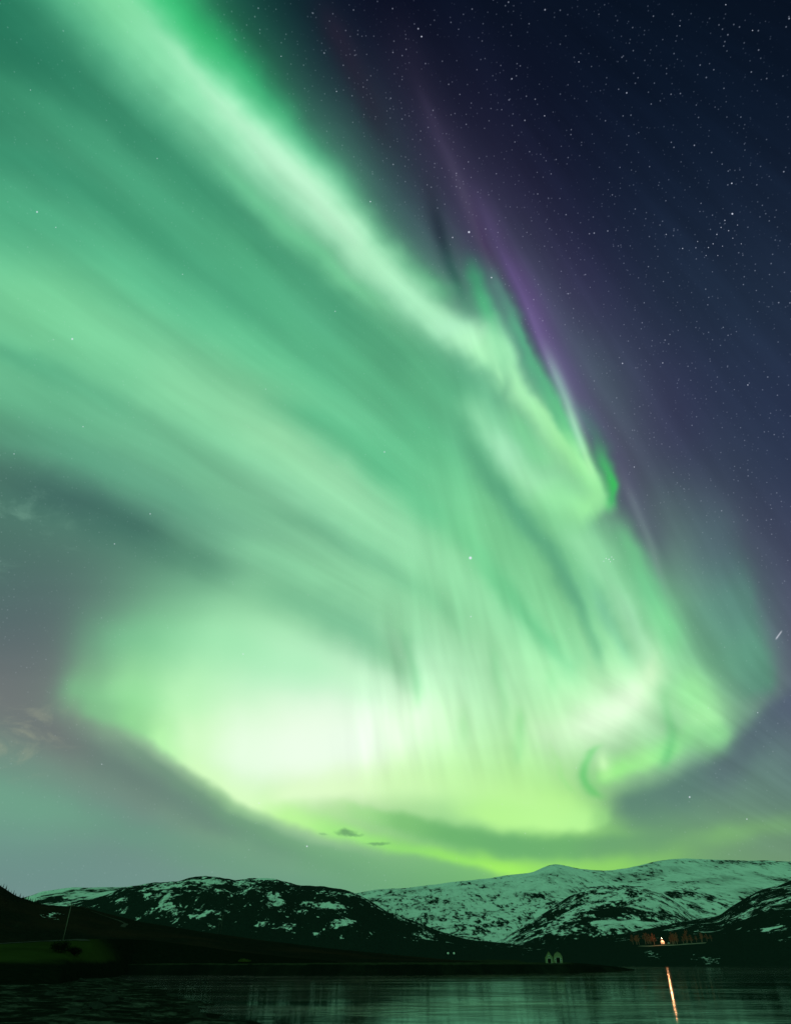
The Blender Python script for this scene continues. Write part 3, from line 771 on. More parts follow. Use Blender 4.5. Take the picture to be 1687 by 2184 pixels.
dress('snowy_mountain', mname='wind_packed_snow', patch=62, cover=.385, hgrad=.10, stretch=(1, .24, .5), z0=40, z1=520, fine=1.05, big=.40, edge=.06,
      spots=[(1450, 1905, 60, 14, -.14), (1420, 1915, 60, 12, -.14), (1475, 1893, 40, 10, -.12), (1448, 1850, 50, 26, .16), (1180, 1856, 120, 20, .14), (1560, 1880, 120, 50, .10),
             (1540, 1837, 170, 4, -.12), (1640, 1841, 120, 4, -.14), (1040, 1975, 50, 60, -.06), (900, 1910, 100, 30, -.04), (1130, 1930, 100, 60, -.05)])
dress('far_snow_hill', mname='far_snow', patch=110, cover=.46, hgrad=.10, stretch=(.6, .3, 1.6), z0=100, z1=600, fine=.8, big=.3)
dress('heath_hill', mname='heath_with_snow_patches', patch=25, cover=.635, hgrad=.15, stretch=(1, .30, 1.0), z0=40, z1=215, fine=.72, big=.5,
      spots=[(446, 1880, 60, 16, .16), (535, 1883, 70, 12, .16), (588, 1919, 34, 30, 0.208), (693, 1931, 110, 14, 0.224), (735, 1966, 50, 9, 0.208), (616, 1979, 26, 9, 0.208), (563, 2008, 76, 4, 0.240), (348, 1909, 54, 22, 0.208),
             (352, 1930, 30, 16, 0.192), (263, 1941, 28, 8, 0.224), (263, 1919, 30, 10, 0.192), (330, 1900, 180, 60, .02), (480, 1900, 200, 50, .05), (760, 1990, 80, 40, .03), (905, 1995, 40, 16, .18), (400, 1960, 80, 40, .05), (640, 1895, 200, 30, -.08), (660, 1960, 130, 30, -.06),
             (600, 2035, 1400, 50, -.3), (540, 1945, 260, 50, .05), (420, 1945, 120, 40, .06), (720, 1985, 120, 30, .05)])
dress('birch_dome', mname='birch_dome_with_snow', patch=40, cover=.51, hgrad=.04, stretch=(1, .34, .8), z0=20, z1=340, fine=.95, big=.6, edge=.05,
      spots=[(1297, 1940, 56, 36, -.20), (1250, 1970, 40, 40, -.08), (1330, 1970, 120, 26, .14), (1400, 1930, 90, 40, .10), (1290, 1915, 130, 16, .08), (1120, 1985, 70, 40, -.10), (1165, 1950, 60, 18, -.14), (1500, 2020, 700, 40, -.25), (1270, 1892, 200, 12, -.08)])
dress('near_right_hill', mname='near_heath_with_snow', patch=17, cover=.60, hgrad=.26, stretch=(.35, .5, 2.2), z0=20, z1=190, fine=.75, big=.5,
      spots=[(1480, 2003, 50, 12, .10), (1560, 1990, 60, 20, .10), (1660, 1985, 50, 26, .16), (1600, 1950, 150, 20, .12), (1650, 1915, 90, 30, .10), (1640, 1960, 80, 14, -.1), (1500, 2040, 900, 70, -.22), (1350, 1995, 120, 10, -.12), (1386, 2035, 16, 3, .5), (1396, 2041, 6, 2, .5), (1482, 2047, 7, 2, .45), (1497, 2046, 8, 2, .45), (1511, 2049, 8, 2, .45), (1526, 2050, 6, 2, .45), (1504, 2051, 30, 3, .28), (1016, 2031, 6, 3, .6), (1035, 2033, 9, 3, .6), (1105, 2026, 20, 4, .5), (1135, 2021, 18, 4, .5), (1110, 2032, 5, 3, .6), (1660, 2005, 30, 4, .3)])
dress('left_slope', mname='dark_birch_slope', patch=30, cover=.86, hgrad=.1, rock=(.011, .013, .010), z0=0, z1=60, fine=.4, big=.3, tint=((.026, .017, .012), .010),
      spots=[(115, 1956, 26, 6, .28), (84, 1954, 12, 4, .2), (114, 1973, 8, 4, .2), (20, 1932, 36, 5, .10), (260, 1975, 60, 4, .12), (390, 2000, 80, 5, .12)])
# ---- low shore land across the bay: shoreline from readings, rising gently inland
shore_pts = [(-400, 2079), (0, 2079), (200, 2080), (560, 2081), (720, 2081), (900, 2080), (1075, 2078), (1216, 2076), (1300, 2073.5), (1362, 2070.5), (1385, 2066), (1365, 2063)]


def water_point(x, y):
    d = sky_dir(x, y)
    k = CAM_Z / -d.z
    return Vector((d.x * k, d.y * k))


def shore_land(name, pts, z_of, mat, n_az=420, n_r=46, r_far=1100, seed=0, amp=.5, wob=4):
    A = [az_el(x, y)[0] for x, y in pts]
    R = [water_point(x, y).length for x, y in pts]
    az = np.linspace(A[0], A[-1], n_az)
    R0 = np.interp(az, A, R)
    vs, fs = [], []
    for j in range(n_r):
        u = (j / (n_r - 1)) ** 2
        for i in range(n_az):
            w = noise.fractal(Vector((az[i] * 60, seed, 0)), 1, 2, 4) * wob
            r = (R0[i] + w) + (r_far - R0[i]) * u
            x, y = math.sin(az[i]) * r, math.cos(az[i]) * r
            dd = r - R0[i] - w
            z = -.25 + z_of(dd, az[i]) + amp * noise.fractal(Vector((x / 14, y / 30, seed)), .9, 2, 4) * min(1, dd / 25)
            vs.append((x, y, z))
    for j in range(n_r - 1):
        for i in range(n_az - 1):
            q = j * n_az + i
            fs.append((q, q + 1, q + n_az + 1, q + n_az))
    o = mesh_obj(name, vs, fs, mat, smooth=True)
    tag(o, kind='structure')
    TERRAIN.append((name, BVHTree.FromPolygons(vs, fs)))
    return o


shore_mat = land_mat('dark_shore_heath', [(.005, .009, .007), (.009, .014, .010), (.022, .026, .016)], .03, (1, .4, 1), snow_amt=.30, crest=(1.6, 2.1, (.026, .030, .018)))
spit_mat = land_mat('wet_shingle', [(.004, .006, .005), (.007, .010, .008), (.016, .020, .014)], .05, (1, .3, 1), crest=(2.75, 3.2, (.034, .040, .022)))


def far_profile(d, a):
    return min(d * .10, 2.2) + max(0, d - 40) * .022


def spit_profile(d, a):
    taper = min(1, max(0, (.292 - a) / .085))
    top = -.35 + 3.7 * taper ** .6
    rise = min(1, max(0, d) / 14)
    back = max(0, min(1, (d - 40 - 260 * taper) / 30))
    return top * (rise * rise * (3 - 2 * rise)) * (1 - back) - 1.0 * back * (1 if taper < .9 else 0)


shore_land('far_shore', [(500, 2061), (1100, 2060.5), (1300, 2060), (1500, 2060), (1687, 2061), (1900, 2062), (2500, 2062), (3200, 2063)], far_profile, shore_mat, n_az=640, r_far=1500, seed=3, amp=.5, wob=8)
shore_land('spit', [(-420, 2080), (0, 2080), (300, 2080), (560, 2081), (720, 2081.5), (900, 2080.5), (1075, 2078), (1216, 2076), (1300, 2073), (1352, 2071)],
           spit_profile, spit_mat, r_far=900, seed=5, amp=.30, wob=3, n_r=90)
tag(sheet('ground', -14000, 14000, 700, 16000, -.6, shore_mat), kind='structure')
#OBJS

# ---- meadow on the left and the near stony bank
meadow_mat = land_mat('meadow_grass', [(.010, .022, .004), (.016, .036, .006), (.022, .044, .010)], .06, (1, .5, 1))
dark_grass = land_mat('dark_grass', [(.004, .008, .003), (.007, .012, .004), (.012, .018, .007)], .06, (1, .5, 1))
o = hill('meadow', [(-1400, 2040), (-800, 2028), (-320, 2018), (-150, 2015), (0, 2012), (50, 2009), (100, 2006), (150, 2003.5), (200, 2002), (260, 2001.5), (320, 2004), (400, 2014), (500, 2028), (620, 2042), (720, 2050)],
         [(-320, 120), (60, 130), (160, 150), (300, 300), (720, 345)], [(-320, 235), (100, 250), (210, 270), (330, 380), (720, 430)], [(-320, 400), (330, 480), (720, 520)], -.4, None,
         n_az=320, n_r=60, rough=.012, power=.85, seed=9)
m, B, p = material('meadow_grass_fading_to_heath')
geo = m.node_tree.nodes.new('ShaderNodeNewGeometry')
gp = geo.outputs['Position']
n1 = B.noise(gp, .05, 5.0, .65)[0]
n2 = B.noise(gp, .6, 4.0, .6)[0]
fade = B.smooth(B.m('ADD', B.sep(gp)[1], B.m('MULTIPLY', n1, 60)), 312, 270)
gc = B.v('SCALE', (.025, .035, .009), scale=B.m('MULTIPLY_ADD', n1, 1.2, .4))
hc = B.v('SCALE', (.006, .009, .006), scale=B.m('MULTIPLY_ADD', n2, 1.6, .2))
fade = B.m('MULTIPLY', fade, B.smooth(B.m('ADD', B.sep(gp)[2], B.m('MULTIPLY', n1, 2.0)), 4.2, 5.6))
m.node_tree.links.new(B.mix(fade, hc, gc), p.inputs['Base Color'])
p.inputs['Roughness'].default_value = .95
p.inputs['Specular IOR Level'].default_value = 0.0
o.data.materials.clear()
o.data.materials.append(m)

sp = [water_point(x, y) for x, y in ((760, 2320), (680, 2240), (590, 2184), (490, 2150), (405, 2120), (345, 2101), (300, 2093), (286, 2090))]
sy = np.array([q.y for q in sp] + [228, 250, 300])
sx = np.array([q.x for q in sp] + [-88, -128, -170])


def bank_z(x, y):
    xs = float(np.interp(y, sy, sx)) + 3.0 * noise.fractal(Vector((y / 14, 3.3, 0)), .9, 2, 4)
    d = xs - x
    base = -.45 + 1.5 * (1 - math.exp(-max(d + 3, 0) / 16)) if d > -3 else -.45 + (d + 3) * .1
    base += max(0, d - 35) * .012
    lump = noise.fractal(Vector((x / 7, y / 11, 1.7)), .9, 2.1, 5) * .30 * min(1, max(0, (d + 4) / 8))
    return base + lump


vs, fs = [], []
NXB, NYB = 200, 190
for j in range(NYB):
    y = 22 * (300 / 22) ** (j / (NYB - 1))
    for i in range(NXB):
        w = y * 1.05 + 20
        x = -w + (w + y * .02 + 4) * i / (NXB - 1)
        vs.append((x, y, bank_z(x, y)))
for j in range(NYB - 1):
    for i in range(NXB - 1):
        q = j * NXB + i
        fs.append((q, q + 1, q + NXB + 1, q + NXB))
bank_mat = land_mat('wet_bank_stones', [(.004, .006, .005), (.010, .013, .010), (.10, .11, .09)], .34, (1, .75, 1), rough=.8, bump=1.0)
o = mesh_obj('bank', vs, fs, bank_mat, smooth=True)
tag(o, kind='structure')
TERRAIN.append(('bank', BVHTree.FromPolygons(vs, fs)))

# ------------------------------------------------------------------ materials of the things
wood_grey = simple_mat('weathered_grey_wood', (.10, .09, .075), .3, 3.0, .9)
dark_metal = simple_mat('dark_galvanised_steel', (.10, .11, .11), .2, 5.0, .5, .6)
porcelain = simple_mat('insulator_porcelain', (.30, .28, .25), .1, 5.0, .3)
pale_boards = simple_mat('pale_painted_boards', (.20, .225, .12), .2, 1.2, .85)
cream_boards = simple_mat('cream_painted_boards', (.215, .225, .13), .2, 1.2, .85)
white_boards = simple_mat('white_painted_boards', (.72, .68, .62), .15, 1.5, .8)
roof_dark = simple_mat('dark_roofing', (.020, .022, .022), .3, 2.0, .8)
roof_mossy = simple_mat('mossy_roofing', (.06, .07, .04), .3, 2.0, .9)
dark_wood = simple_mat('dark_boarded_door', (.010, .010, .008), .3, 2.0, .8)
trim = simple_mat('white_trim', (.55, .55, .48), .1, 2.0, .7)
brick = simple_mat('chimney_brick', (.16, .09, .07), .3, 6.0, .9)
stone = simple_mat('grey_foundation_stone', (.06, .065, .06), .4, 3.0, .9)
bark = simple_mat('lamp_tinted_birch_bark', (.50, .24, .18), .4, 2.0, .9)  # bark colour carries some of the warm lamplight
twigs = simple_mat('lamp_tinted_birch_twigs', (.46, .12, .075), .3, 1.0, .9)  # strong red in the twig colour stands in for more lamplight
needles = simple_mat('spruce_needles', (.010, .014, .010), .4, 1.5, .9)
spruce_bark = simple_mat('spruce_bark', (.020, .015, .012), .3, 2.0, .9)
leaves_dark = simple_mat('dark_willow_leaves', (.006, .010, .005), .4, 1.0, .9)
leaves_yel = simple_mat('yellowed_leaves', (.060, .070, .018), .4, 1.0, .9)
wrap = simple_mat('white_bale_wrap', (.75, .76, .74), .1, 2.0, .5)
rock_mat = simple_mat('dark_wet_rock', (.024, .027, .024), .5, 1.2, .75)
gm, GB, gpn = material('window_glass')
gpn.inputs['Base Color'].default_value = (.008, .010, .010, 1)
gpn.inputs['Roughness'].default_value = .1
bm_, BB, bpn = material('lamp_bulb_glow')
bpn.inputs['Base Color'].default_value = (1, .8, .6, 1)
bpn.inputs['Emission Color'].default_value = (1.0, .66, .42, 1)
bpn.inputs['Emission Strength'].default_value = 60.0


# ------------------------------------------------------------------ utility poles
def pole(p, h, label, two=False):
    root = empty('utility_pole', p, math.atan2(-p.x, p.y))
    tag(root, label, 'utility pole', 'utility poles on the left shore')
    xs = (-1.7, 1.7) if two else (0,)
    for x in xs:
        b = MB()
        b.tube((x, 0, -.5), (x, 0, h), .17, .12, 10)
        b.build('shaft', wood_grey, root, True)
    b = MB()
    w = 3.1 if two else 1.1
    b.box(-w, w, -.21, -.11, h - .75, h - .55)
    b.build('crossarm', wood_grey, root)
    for x in ((-2.8, 0, 2.8) if two else (-.9, 0, .9)):
        b = MB()
        b.tube((x, -.16, h - .55), (x, -.16, h - .43), .04, .07, 8)
        b.tube((x, -.16, h - .43), (x, -.16, h - .33), .08, .03, 8)
        b.build('insulator', porcelain, root, True)
    if two:
        b = MB()
        b.tube((-1.7, 0, h * .45), (1.7, 0, h * .72), .06, .06, 6)
        b.tube((1.7, 0, h * .45), (-1.7, 0, h * .72), .06, .06, 6)
        b.build('brace', wood_grey, root)


p = at_range(136, 2002, 262)
p.z = drop(p.x, p.y)
pole(p, CAM_Z + (2050 - 1934) / 2066 * 262 - p.z + .3, 'slim single wooden utility pole at the top edge of the green meadow')
p = hit(468, 1992)
pole(p, 42 / 2066 * p.length, 'pale twin-legged utility pole before the dark snow-patched hill', True)


# ------------------------------------------------------------------ buildings
def gable_house(name, cat, label, p, rz, w, d, wall_h, rise, wall_m, roof_m, group=None, big_door=True, windows=(), chimney=False, half_hip=0.0):
    """gable towards the viewer (local -y)"""
    root = empty(name, p, rz)
    tag(root, label, cat, group)
    b = MB()
    hw, hd = w / 2, d / 2
    prof = [(-hw, 0), (hw, 0), (hw, wall_h), (0, wall_h + rise), (-hw, wall_h)]
    if half_hip:
        k = half_hip
        prof = [(-hw, 0), (hw, 0), (hw, wall_h), (hw * .62, wall_h + rise * .68), (0, wall_h + rise), (-hw * .62, wall_h + rise * .68), (-hw, wall_h)]
    n = len(prof)
    vs = [(x, -hd, z) for x, z in prof] + [(x, hd, z) for x, z in prof]
    fs = [tuple(range(n)), tuple(range(2 * n - 1, n - 1, -1))] + [((i + 1) % n, i, n + i, n + (i + 1) % n) for i in range(n)]
    b.add(vs, fs)
    for i in range(int(w / .28)):            # board battens on the gable
        x = -hw + .14 + i * .28
        top = np.interp(abs(x), [0, hw] if not half_hip else [0, hw * .62, hw], [wall_h + rise, wall_h] if not half_hip else [wall_h + rise, wall_h + rise * .68, wall_h])
        b.box(x - .025, x + .025, -hd - .022, -hd - .001, .25, float(top) - .08)
    b.build('wall', wall_m, root)
    b = MB()
    b.box(-hw - .04, hw + .04, -hd - .04, hd + .04, -.6, .22)
    b.build('foundation', stone, root)
    pr = prof[2:]                            # right eave .. ridge .. left eave
    b = MB()
    th, ov = .16, .28
    for i in range(len(pr) - 1):
        (x0, z0), (x1, z1) = pr[i], pr[i + 1]
        dx, dz_ = x1 - x0, z1 - z0
        L = math.hypot(dx, dz_)
        nx, nz = -dz_ / L, dx / L
        if nz < 0:
            nx, nz = -nx, -nz
        e0 = .25 if i == 0 else 0
        e1 = .25 if i == len(pr) - 2 else 0
        a0 = (x0 - dx / L * e0 + nx * .012, z0 - dz_ / L * e0 + nz * .012)
        a1 = (x1 + dx / L * e1 + nx * .012, z1 + dz_ / L * e1 + nz * .012)
        q = [a0, a1, (a1[0] + nx * th, a1[1] + nz * th), (a0[0] + nx * th, a0[1] + nz * th)]
        b.add([(x, -hd - ov, z) for x, z in q] + [(x, hd + ov, z) for x, z in q],
              [(0, 1, 2, 3), (7, 6, 5, 4), (0, 4, 5, 1), (1, 5, 6, 2), (2, 6, 7, 3), (3, 7, 4, 0)])
    rf = b.build('roof', roof_m, root)
    if chimney:
        b = MB()
        b.box(-.3, .3, .1, .7, wall_h + rise - .3, wall_h + rise + .8)
        b.box(-.36, .36, .04, .76, wall_h + rise + .8, wall_h + rise + .9)
        b.build('chimney', brick, rf)
    if big_door:
        b = MB()
        b.box(-w * .24, w * .24, -hd - .03, -hd - .002 + .0, .05, wall_h * .86)
        dr = b.build('door', dark_wood, root)
        b = MB()
        for s in (-1, 1):
            b.box(s * w * .24 - .06, s * w * .24 + .06, -hd - .05, -hd - .031, .05, wall_h * .86)
        b.box(-w * .24 - .06, w * .24 + .06, -hd - .05, -hd - .031, wall_h * .86, wall_h * .86 + .12)
        b.build('frame', trim, dr)
    for (x, z, ww, hh) in windows:
        b = MB()
        for s in (-1, 1):
            b.box(x + s * ww / 2 - .05, x + s * ww / 2 + .05, -hd - .06, -hd - .025, z - hh / 2, z + hh / 2)
        for s in (-1, 1):
            b.box(x - ww / 2 - .05, x + ww / 2 + .05, -hd - .063, -hd - .025, z + s * hh / 2 - .05, z + s * hh / 2 + .05)
        b.box(x - .02, x + .02, -hd - .058, -hd - .03, z - hh / 2 + .05, z + hh / 2 - .05)
        wo_ = b.build('window', trim, root)
        b = MB()
        b.box(x - ww / 2 + .05, x + ww / 2 - .05, -hd - .04, -hd - .026, z - hh / 2 + .05, z + hh / 2 - .05)
        b.build('pane', gm, wo_)
    return root


def facing(p):
    return math.atan2(-p.x, p.y)


R_B = 420
for k, (x, ww, wall_h, rise, wm, lab, hip) in enumerate((
        (1171.5, 3.9, 2.5, 2.7, pale_boards, 'pale greenish boathouse with sharp pointed gable on the dark spit', 0),
        (1190.5, 4.3, 2.9, 2.0, cream_boards, 'pale boathouse with blunt rounded gable, right beside the pointed one', .6))):
    p = at_range(x, 2052, R_B)
    p.z = drop(p.x, p.y) - .02
    gable_house('boathouse', 'boathouse', lab, p, facing(p), ww, 6.0, wall_h, rise, wm, roof_mossy, 'pale boathouses on the spit', True,
                ((0, wall_h + .55, .8, .8),) if not hip else ((-1.35, 1.5, .6, .9), (1.45, 1.5, .6, .9)), half_hip=hip)

# ---- the lamp-lit yard on the right shore
py_ = hit(1413, 2013.5)
YR = py_.length
rz = facing(py_)
yard = gable_house('white_cottage', 'cottage', 'small white cottage glaring under the warm lamp across the bay', py_ + Vector((.6, 1.5, -.1)), rz, 4.2, 5.0, 2.6, 1.7, white_boards, roof_dark, None, False,
                   ((.95, 1.5, .7, .9),), True)
b = MB()
b.box(-1.3, -.5, -2.54, -2.51, .1, 2.0)
dr = b.build('door', dark_wood, yard)
b = MB()
b.tube((-.62, -2.62, 1.05), (-.62, -2.53, 1.05), .03, .03, 6)
b.build('handle', dark_metal, dr)
p = hit(1426, 2013.5) + Vector((0, .5, -.1))
gable_house('tool_shed', 'shed', 'tiny white shed right of the lamp-lit cottage across the bay', p, facing(p), 2.0, 2.2, 1.5, .7, white_boards, roof_dark, None, True)

lp = hit(1411, 2014.5)
lamp = empty('street_lamp', lp, facing(lp))
tag(lamp, 'lit street lamp glowing orange-white beside the white cottage', 'street lamp')
LH = 6.2
b = MB()
b.tube((0, 0, -.4), (0, 0, LH), .09, .06, 10)
b.tube((0, 0, -.3), (0, 0, .5), .14, .14, 10)
b.build('post', dark_metal, lamp, True)
b = MB()
b.tube((0, 0, LH - .03), (.9, -.5, LH + .22), .035, .03, 8)
b.build('arm', dark_metal, lamp, True)
b = MB()
b.tube((.9, -.5, LH + .12), (.9, -.5, LH + .30), .42, .12, 12)
b.build('lamp_shade', dark_metal, lamp, True)
b = MB()
for i in range(6):
    z0, z1 = LH - .26 + i * .06, LH - .20 + i * .06
    f0 = .30 * math.sqrt(max(.02, 1 - ((i - 3) / 3) ** 2))
    f1 = .30 * math.sqrt(max(.02, 1 - ((i - 2) / 3) ** 2))
    b.tube((.9, -.5, z0), (.9, -.5, z1), f0, f1, 12)
b.build('bulb', bm_, lamp, True)
ld = bpy.data.lights.new('lamp_light', 'POINT')
ld.color = (1.0, .36, .16)
ld.energy = 3800
ld.shadow_soft_size = .9
lo = bpy.data.objects.new('lamp_light', ld)
COL.objects.link(lo)
lo.parent = lamp
lo.location = (.9, -.95, LH - .55)


def ribbon(name, pts, width, mat, lift=.12, seg=40):
    """a narrow track laid on the terrain"""
    P3 = [hit(x, y) for x, y in pts]
    P3 = [q for q in P3 if q]
    xs = np.linspace(0, len(P3) - 1, seg)
    ctr = [Vector((float(np.interp(t, range(len(P3)), [q.x for q in P3])), float(np.interp(t, range(len(P3)), [q.y for q in P3])), 0)) for t in xs]
    vs, fs = [], []
    for i, c in enumerate(ctr):
        a, b_ = ctr[max(0, i - 1)], ctr[min(seg - 1, i + 1)]
        n_ = Vector((-(b_ - a).y, (b_ - a).x, 0)).normalized()
        for k in (-1, -.3, .3, 1):
            q = c + n_ * width / 2 * k
            vs.append((q.x, q.y, drop(q.x, q.y) + lift))
    for i in range(seg - 1):
        for k in range(3):
            q = i * 4 + k
            fs.append((q, q + 1, q + 5, q + 4))
    o = mesh_obj(name, vs, fs, mat, smooth=True)
    return tag(o, kind='structure')


gravel = simple_mat('lamp_tinted_gravel', (.30, .24, .20), .3, .5, .9)  # road colour raised so it looks more lamp-lit
gravel_dim = simple_mat('dull_gravel', (.055, .052, .046), .4, .3, .9)
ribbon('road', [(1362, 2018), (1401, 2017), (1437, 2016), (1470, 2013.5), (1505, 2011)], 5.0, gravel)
ribbon('path', [(-30, 2014.2), (50, 2010.4), (100, 2007.4), (150, 2005), (185, 2004.4)], 4.5, gravel_dim)
ribbon('track', [(196, 1944), (214, 1950), (234, 1957), (256, 1964), (270, 1970), (262, 1977)], 4.0, gravel_dim)


# ------------------------------------------------------------------ trees
def birch_meshes(seed):
    rnd = random.Random(seed)
    tk, cr = MB(), MB()
    h = 8.6 + rnd.random() * 1.6
    prev = Vector((0, 0, -.3))
    path = [prev]
    for i in range(1, 7):
        q = Vector((rnd.uniform(-.25, .25) * i * .4, rnd.uniform(-.25, .25) * i * .4, h * i / 6))
        path.append(q)
    for i in range(6):
        tk.tube(path[i], path[i + 1], .15 * (1 - i / 6.6) + .02, .15 * (1 - (i + 1) / 6.6) + .02, 6)

    def grow(p, d, L, r, lev):
        q = p + d * L
        cr.tube(p, q, r * 1.4, r * .9, 3)
        if lev == 0:
            return
        for _ in range(5 if lev > 1 else 6):
            nd = (d + Vector((rnd.gauss(0, .5), rnd.gauss(0, .5), rnd.gauss(.12, .3)))).normalized()
            grow(p + d * L * rnd.uniform(.35, 1), nd, L * rnd.uniform(.45, .7), r * .55, lev - 1)
    for i in range(17):
        t = .22 + .76 * i / 16
        k = min(5, int(t * 6))
        p = path[k].lerp(path[k + 1], t * 6 - k)
        a = rnd.uniform(0, 6.28)
        d = Vector((math.cos(a), math.sin(a), .75)).normalized()
        grow(p, d, (1 - t) * 2.6 + .9, .045, 2)
    return tk, cr


def copy_thing(root, loc, rz, label, sc=1.0):
    r = root.copy()
    COL.objects.link(r)
    r.location = loc
    r.rotation_euler = (0, 0, rz)
    r.scale = (sc, sc, sc)
    r['label'] = label
    for ch in root.children:
        c = ch.copy()
        COL.objects.link(c)
        c.parent = r
    return r


rnd = random.Random(5)
BL = 'bare birch tinted reddish and lit by the lamp in the row behind the road'
GB_ = 'bare birches behind the lamp-lit road'
protos = []
spots = []
for i in range(30):
    x = 1348 + 162 * (i + rnd.uniform(-1.3, 1.3)) / 29
    if 1406 < x < 1424:
        x += 22
    q = hit(x, 2014.5 - max(0, (x - 1430)) * .06 + rnd.uniform(-2.0, .4))
    if q:
        spots.append(q)
for i, q in enumerate(spots):
    if i < 4:
        r = empty('birch_tree', q, rnd.uniform(0, 6.28))
        tag(r, BL, 'birch tree', GB_)
        tk, cr = birch_meshes(40 + i)
        tk.build('trunk', bark, r)
        cr.build('crown', twigs, r)
        protos.append(r)
    else:
        copy_thing(protos[i % 4], q, rnd.uniform(0, 6.28), BL, rnd.choice((.5, .65, .8, .95, 1.1, 1.2)) * rnd.uniform(.9, 1.1))


def spruce_meshes(seed):
    rnd = random.Random(seed)
    tk, cr = MB(), MB()
    h = 7.0
    tk.tube((0, 0, -.4), (0, 0, h * .96), .16, .02, 6)
    lev = 16
    for i in range(lev):
        t = i / (lev - 1)
        z = .8 + (h - .9) * t
        R = (1 - t) ** .85 * 1.5 + .10
        n = 11 - int(t * 5)
        for k in range(n):
            a = 2 * math.pi * (k + rnd.random()) / n
            L = R * rnd.uniform(.6, 1.1)
            d = Vector((math.cos(a), math.sin(a), 0))
            s_ = Vector((-d.y, d.x, 0))
            p0 = Vector((0, 0, z + .15))
            p1 = p0 + d * L + Vector((0, 0, -.28 * L - .05))
            w = .16 + .20 * L
            mid = p0.lerp(p1, .55) + Vector((0, 0, .02))
            cr.add([p0, mid + s_ * w, p1, mid - s_ * w, mid + Vector((0, 0, -.22))], [(0, 1, 2, 3), (0, 3, 4), (3, 2, 4), (2, 1, 4), (1, 0, 4)])
    return tk, cr


SL = 'small dark spruce standing along the ridge of the left slope'
protos = []
for i in range(26):
    x = -8 + 100 * i / 25 + rnd.uniform(-2, 2)
    el_y = float(np.interp(x, [-60, 0, 14, 33, 54, 91, 120], [1858, 1886, 1895, 1909, 1916, 1928, 1931]))
    q = at_range(x, el_y, 815 + rnd.uniform(-12, 3))
    q.z = drop(q.x, q.y)
    sc = rnd.uniform(.25, .55)
    if i < 2:
        r = empty('spruce_tree', q, rnd.uniform(0, 6.28))
        tag(r, SL, 'spruce tree', 'spruces on the left ridge')
        tk, cr = spruce_meshes(70 + i)
        tk.build('trunk', spruce_bark, r)
        cr.build('crown', needles, r)
        r.scale = (sc,) * 3
        protos.append(r)
    else:
        copy_thing(protos[i % 2], q, rnd.uniform(0, 6.28), SL, sc)


def shrub(p, R, H, n, mat, label, seed, name='shrub'):
    rnd = random.Random(seed)
    root = empty(name, p)
    tag(root, label, 'shrub')
    st, lf = MB(), MB()
    for i in range(9):
        a = rnd.uniform(0, 6.28)
        st.tube((rnd.uniform(-.2, .2), rnd.uniform(-.2, .2), -.2), (math.cos(a) * R * .6, math.sin(a) * R * .6, H * rnd.uniform(.5, .9)), .05, .015, 5)
    for c in range(16):
        a, rr = rnd.uniform(0, 6.28), R * math.sqrt(rnd.random()) * .8
        cc = Vector((math.cos(a) * rr, math.sin(a) * rr, H * rnd.uniform(.2, .8) * (1 - .35 * rr / R)))
        for i in range(n // 16):
            q = cc + Vector((rnd.gauss(0, R * .2), rnd.gauss(0, R * .2), rnd.gauss(0, H * .14)))
            if q.z < .05:
                q.z = .05
            u = Vector((rnd.gauss(0, 1), rnd.gauss(0, 1), rnd.gauss(0, 1))).normalized()
            w = u.orthogonal().normalized()
            s_ = rnd.uniform(.08, .16)
            lf.add([q - u * s_, q + w * s_ * .45, q + u * s_, q - w * s_ * .45], [(0, 1, 2, 3)])
    st.build('stem', spruce_bark, root)
    lf.build('leaves', mat, root)
    return root


for x, y, R, H, m_, lab, sd in ((128, 2032, 2.3, 3.0, leaves_dark, 'tall dark willow shrub at the foot of the green meadow', 1),
                                (158, 2036, 1.9, 2.0, leaves_dark, 'low dark spreading shrub right of the tall willow shrub', 2),
                                (520, 2052, 2.6, 1.4, leaves_yel, 'low yellowish shrub on the crest of the dark spit', 3)):
    q = hit(x, y)
    if q:
        shrub(q, R, H, 2200, m_, lab, sd)

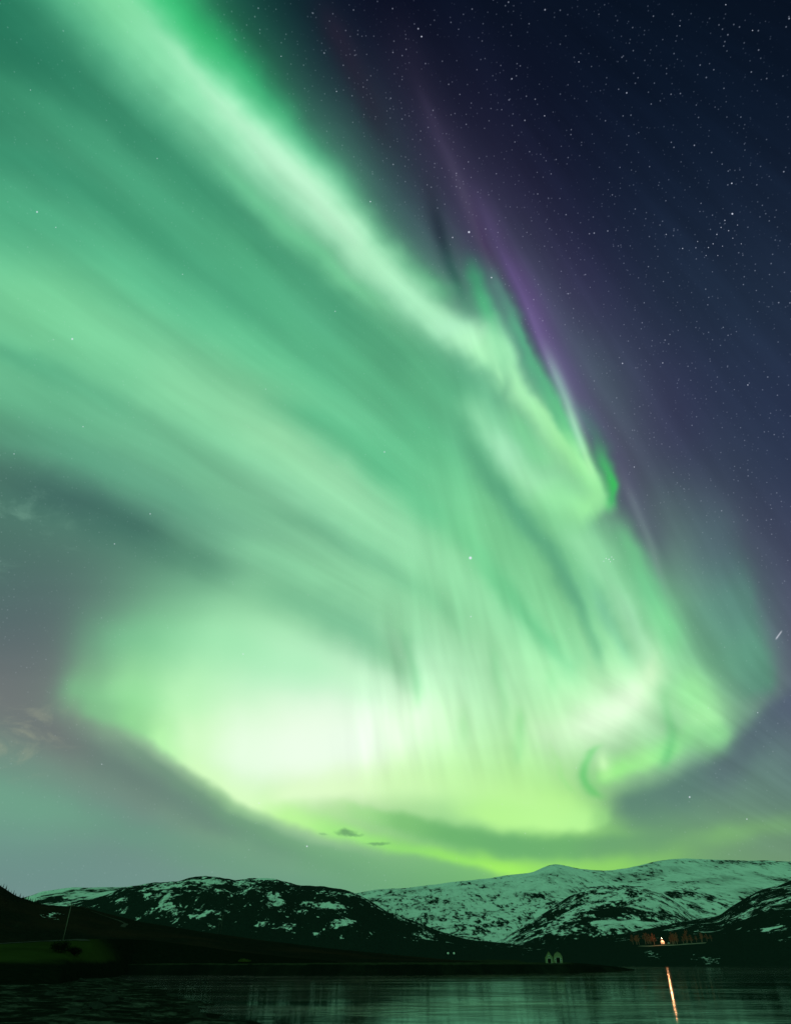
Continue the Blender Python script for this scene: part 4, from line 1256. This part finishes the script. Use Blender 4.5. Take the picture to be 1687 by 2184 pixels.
# ------------------------------------------------------------------ white bales on the far shore
def bale(p, label, s=1.0):
    prof = [(0, .98)]
    n = 20
    vs, fs = [], []
    rings = [(-.60, .70), (-.60, .76), (-.52, .82), (-.40, .835), (-.30, .825), (-.18, .84), (-.06, .828), (.06, .84), (.18, .826), (.30, .84), (.42, .83), (.52, .815), (.60, .76), (.60, .70)]
    for y, r in rings:
        for i in range(n):
            t = 2 * math.pi * i / n
            vs.append((math.cos(t) * r * s, y * s, (.80 + math.sin(t) * r) * s))
    for j in range(len(rings) - 1):
        for i in range(n):
            fs.append((j * n + i, j * n + (i + 1) % n, (j + 1) * n + (i + 1) % n, (j + 1) * n + i))
    fs.append(tuple(range(n)))
    fs.append(tuple(reversed(range((len(rings) - 1) * n, len(rings) * n))))
    o = mesh_obj('hay_bale', vs, fs, wrap)
    o.location = p
    o.rotation_euler = (0, 0, facing(p) + .15)
    return tag(o, label, 'hay bale', 'white bales on the far shore')


for x, y, lab in ((955.5, 2035.5, 'round white bale on the dark far shore, left of a close pair'), (968, 2035.5, 'round white bale on the dark far shore, right of a close pair')):
    q = hit(x, y)
    if q:
        bale(q, lab, 1.45)

# ------------------------------------------------------------------ boulders on the near bank
def boulder(seed):
    b = bmesh.new()
    bmesh.ops.create_icosphere(b, subdivisions=3, radius=1)
    o3 = Vector((seed * 3.1, seed * 1.7, 0))
    for v in b.verts:
        k = 1 + .38 * noise.fractal(v.co * .8 + o3, .9, 2, 4)
        c = v.co.copy()
        for pl in range(5):
            nrm = Vector((math.sin(seed + pl * 2.1), math.cos(seed * 1.3 + pl * 1.9), math.sin(pl * 1.1 + seed))).normalized()
            dd = c.dot(nrm) - .72
            if dd > 0:
                c -= nrm * dd * .8
        v.co = c * k
    me = bpy.data.meshes.new('boulder')
    b.to_mesh(me)
    b.free()
    me.materials.append(rock_mat)
    return me


rocks = [boulder(i) for i in range(5)]
for i in range(34):
    x = rnd.uniform(10, 470)
    y = rnd.uniform(2062, 2170)
    q = hit(x, y, ('bank',))
    if q is None or q.z < -.05:
        continue
    o = bpy.data.objects.new('boulder', rocks[i % 5])
    COL.objects.link(o)
    s_ = rnd.uniform(.25, .8) * (1 if q.length < 150 else 1.5)
    o.scale = (s_ * rnd.uniform(1, 1.6), s_ * rnd.uniform(.8, 1.3), s_ * .6)
    o.rotation_euler = (rnd.uniform(-.2, .2), rnd.uniform(-.2, .2), rnd.uniform(0, 6.28))
    o.location = q + Vector((0, 0, .02))
    tag(o, 'dark wet boulder among the stones of the near left bank', 'boulder', 'boulders on the near left bank')
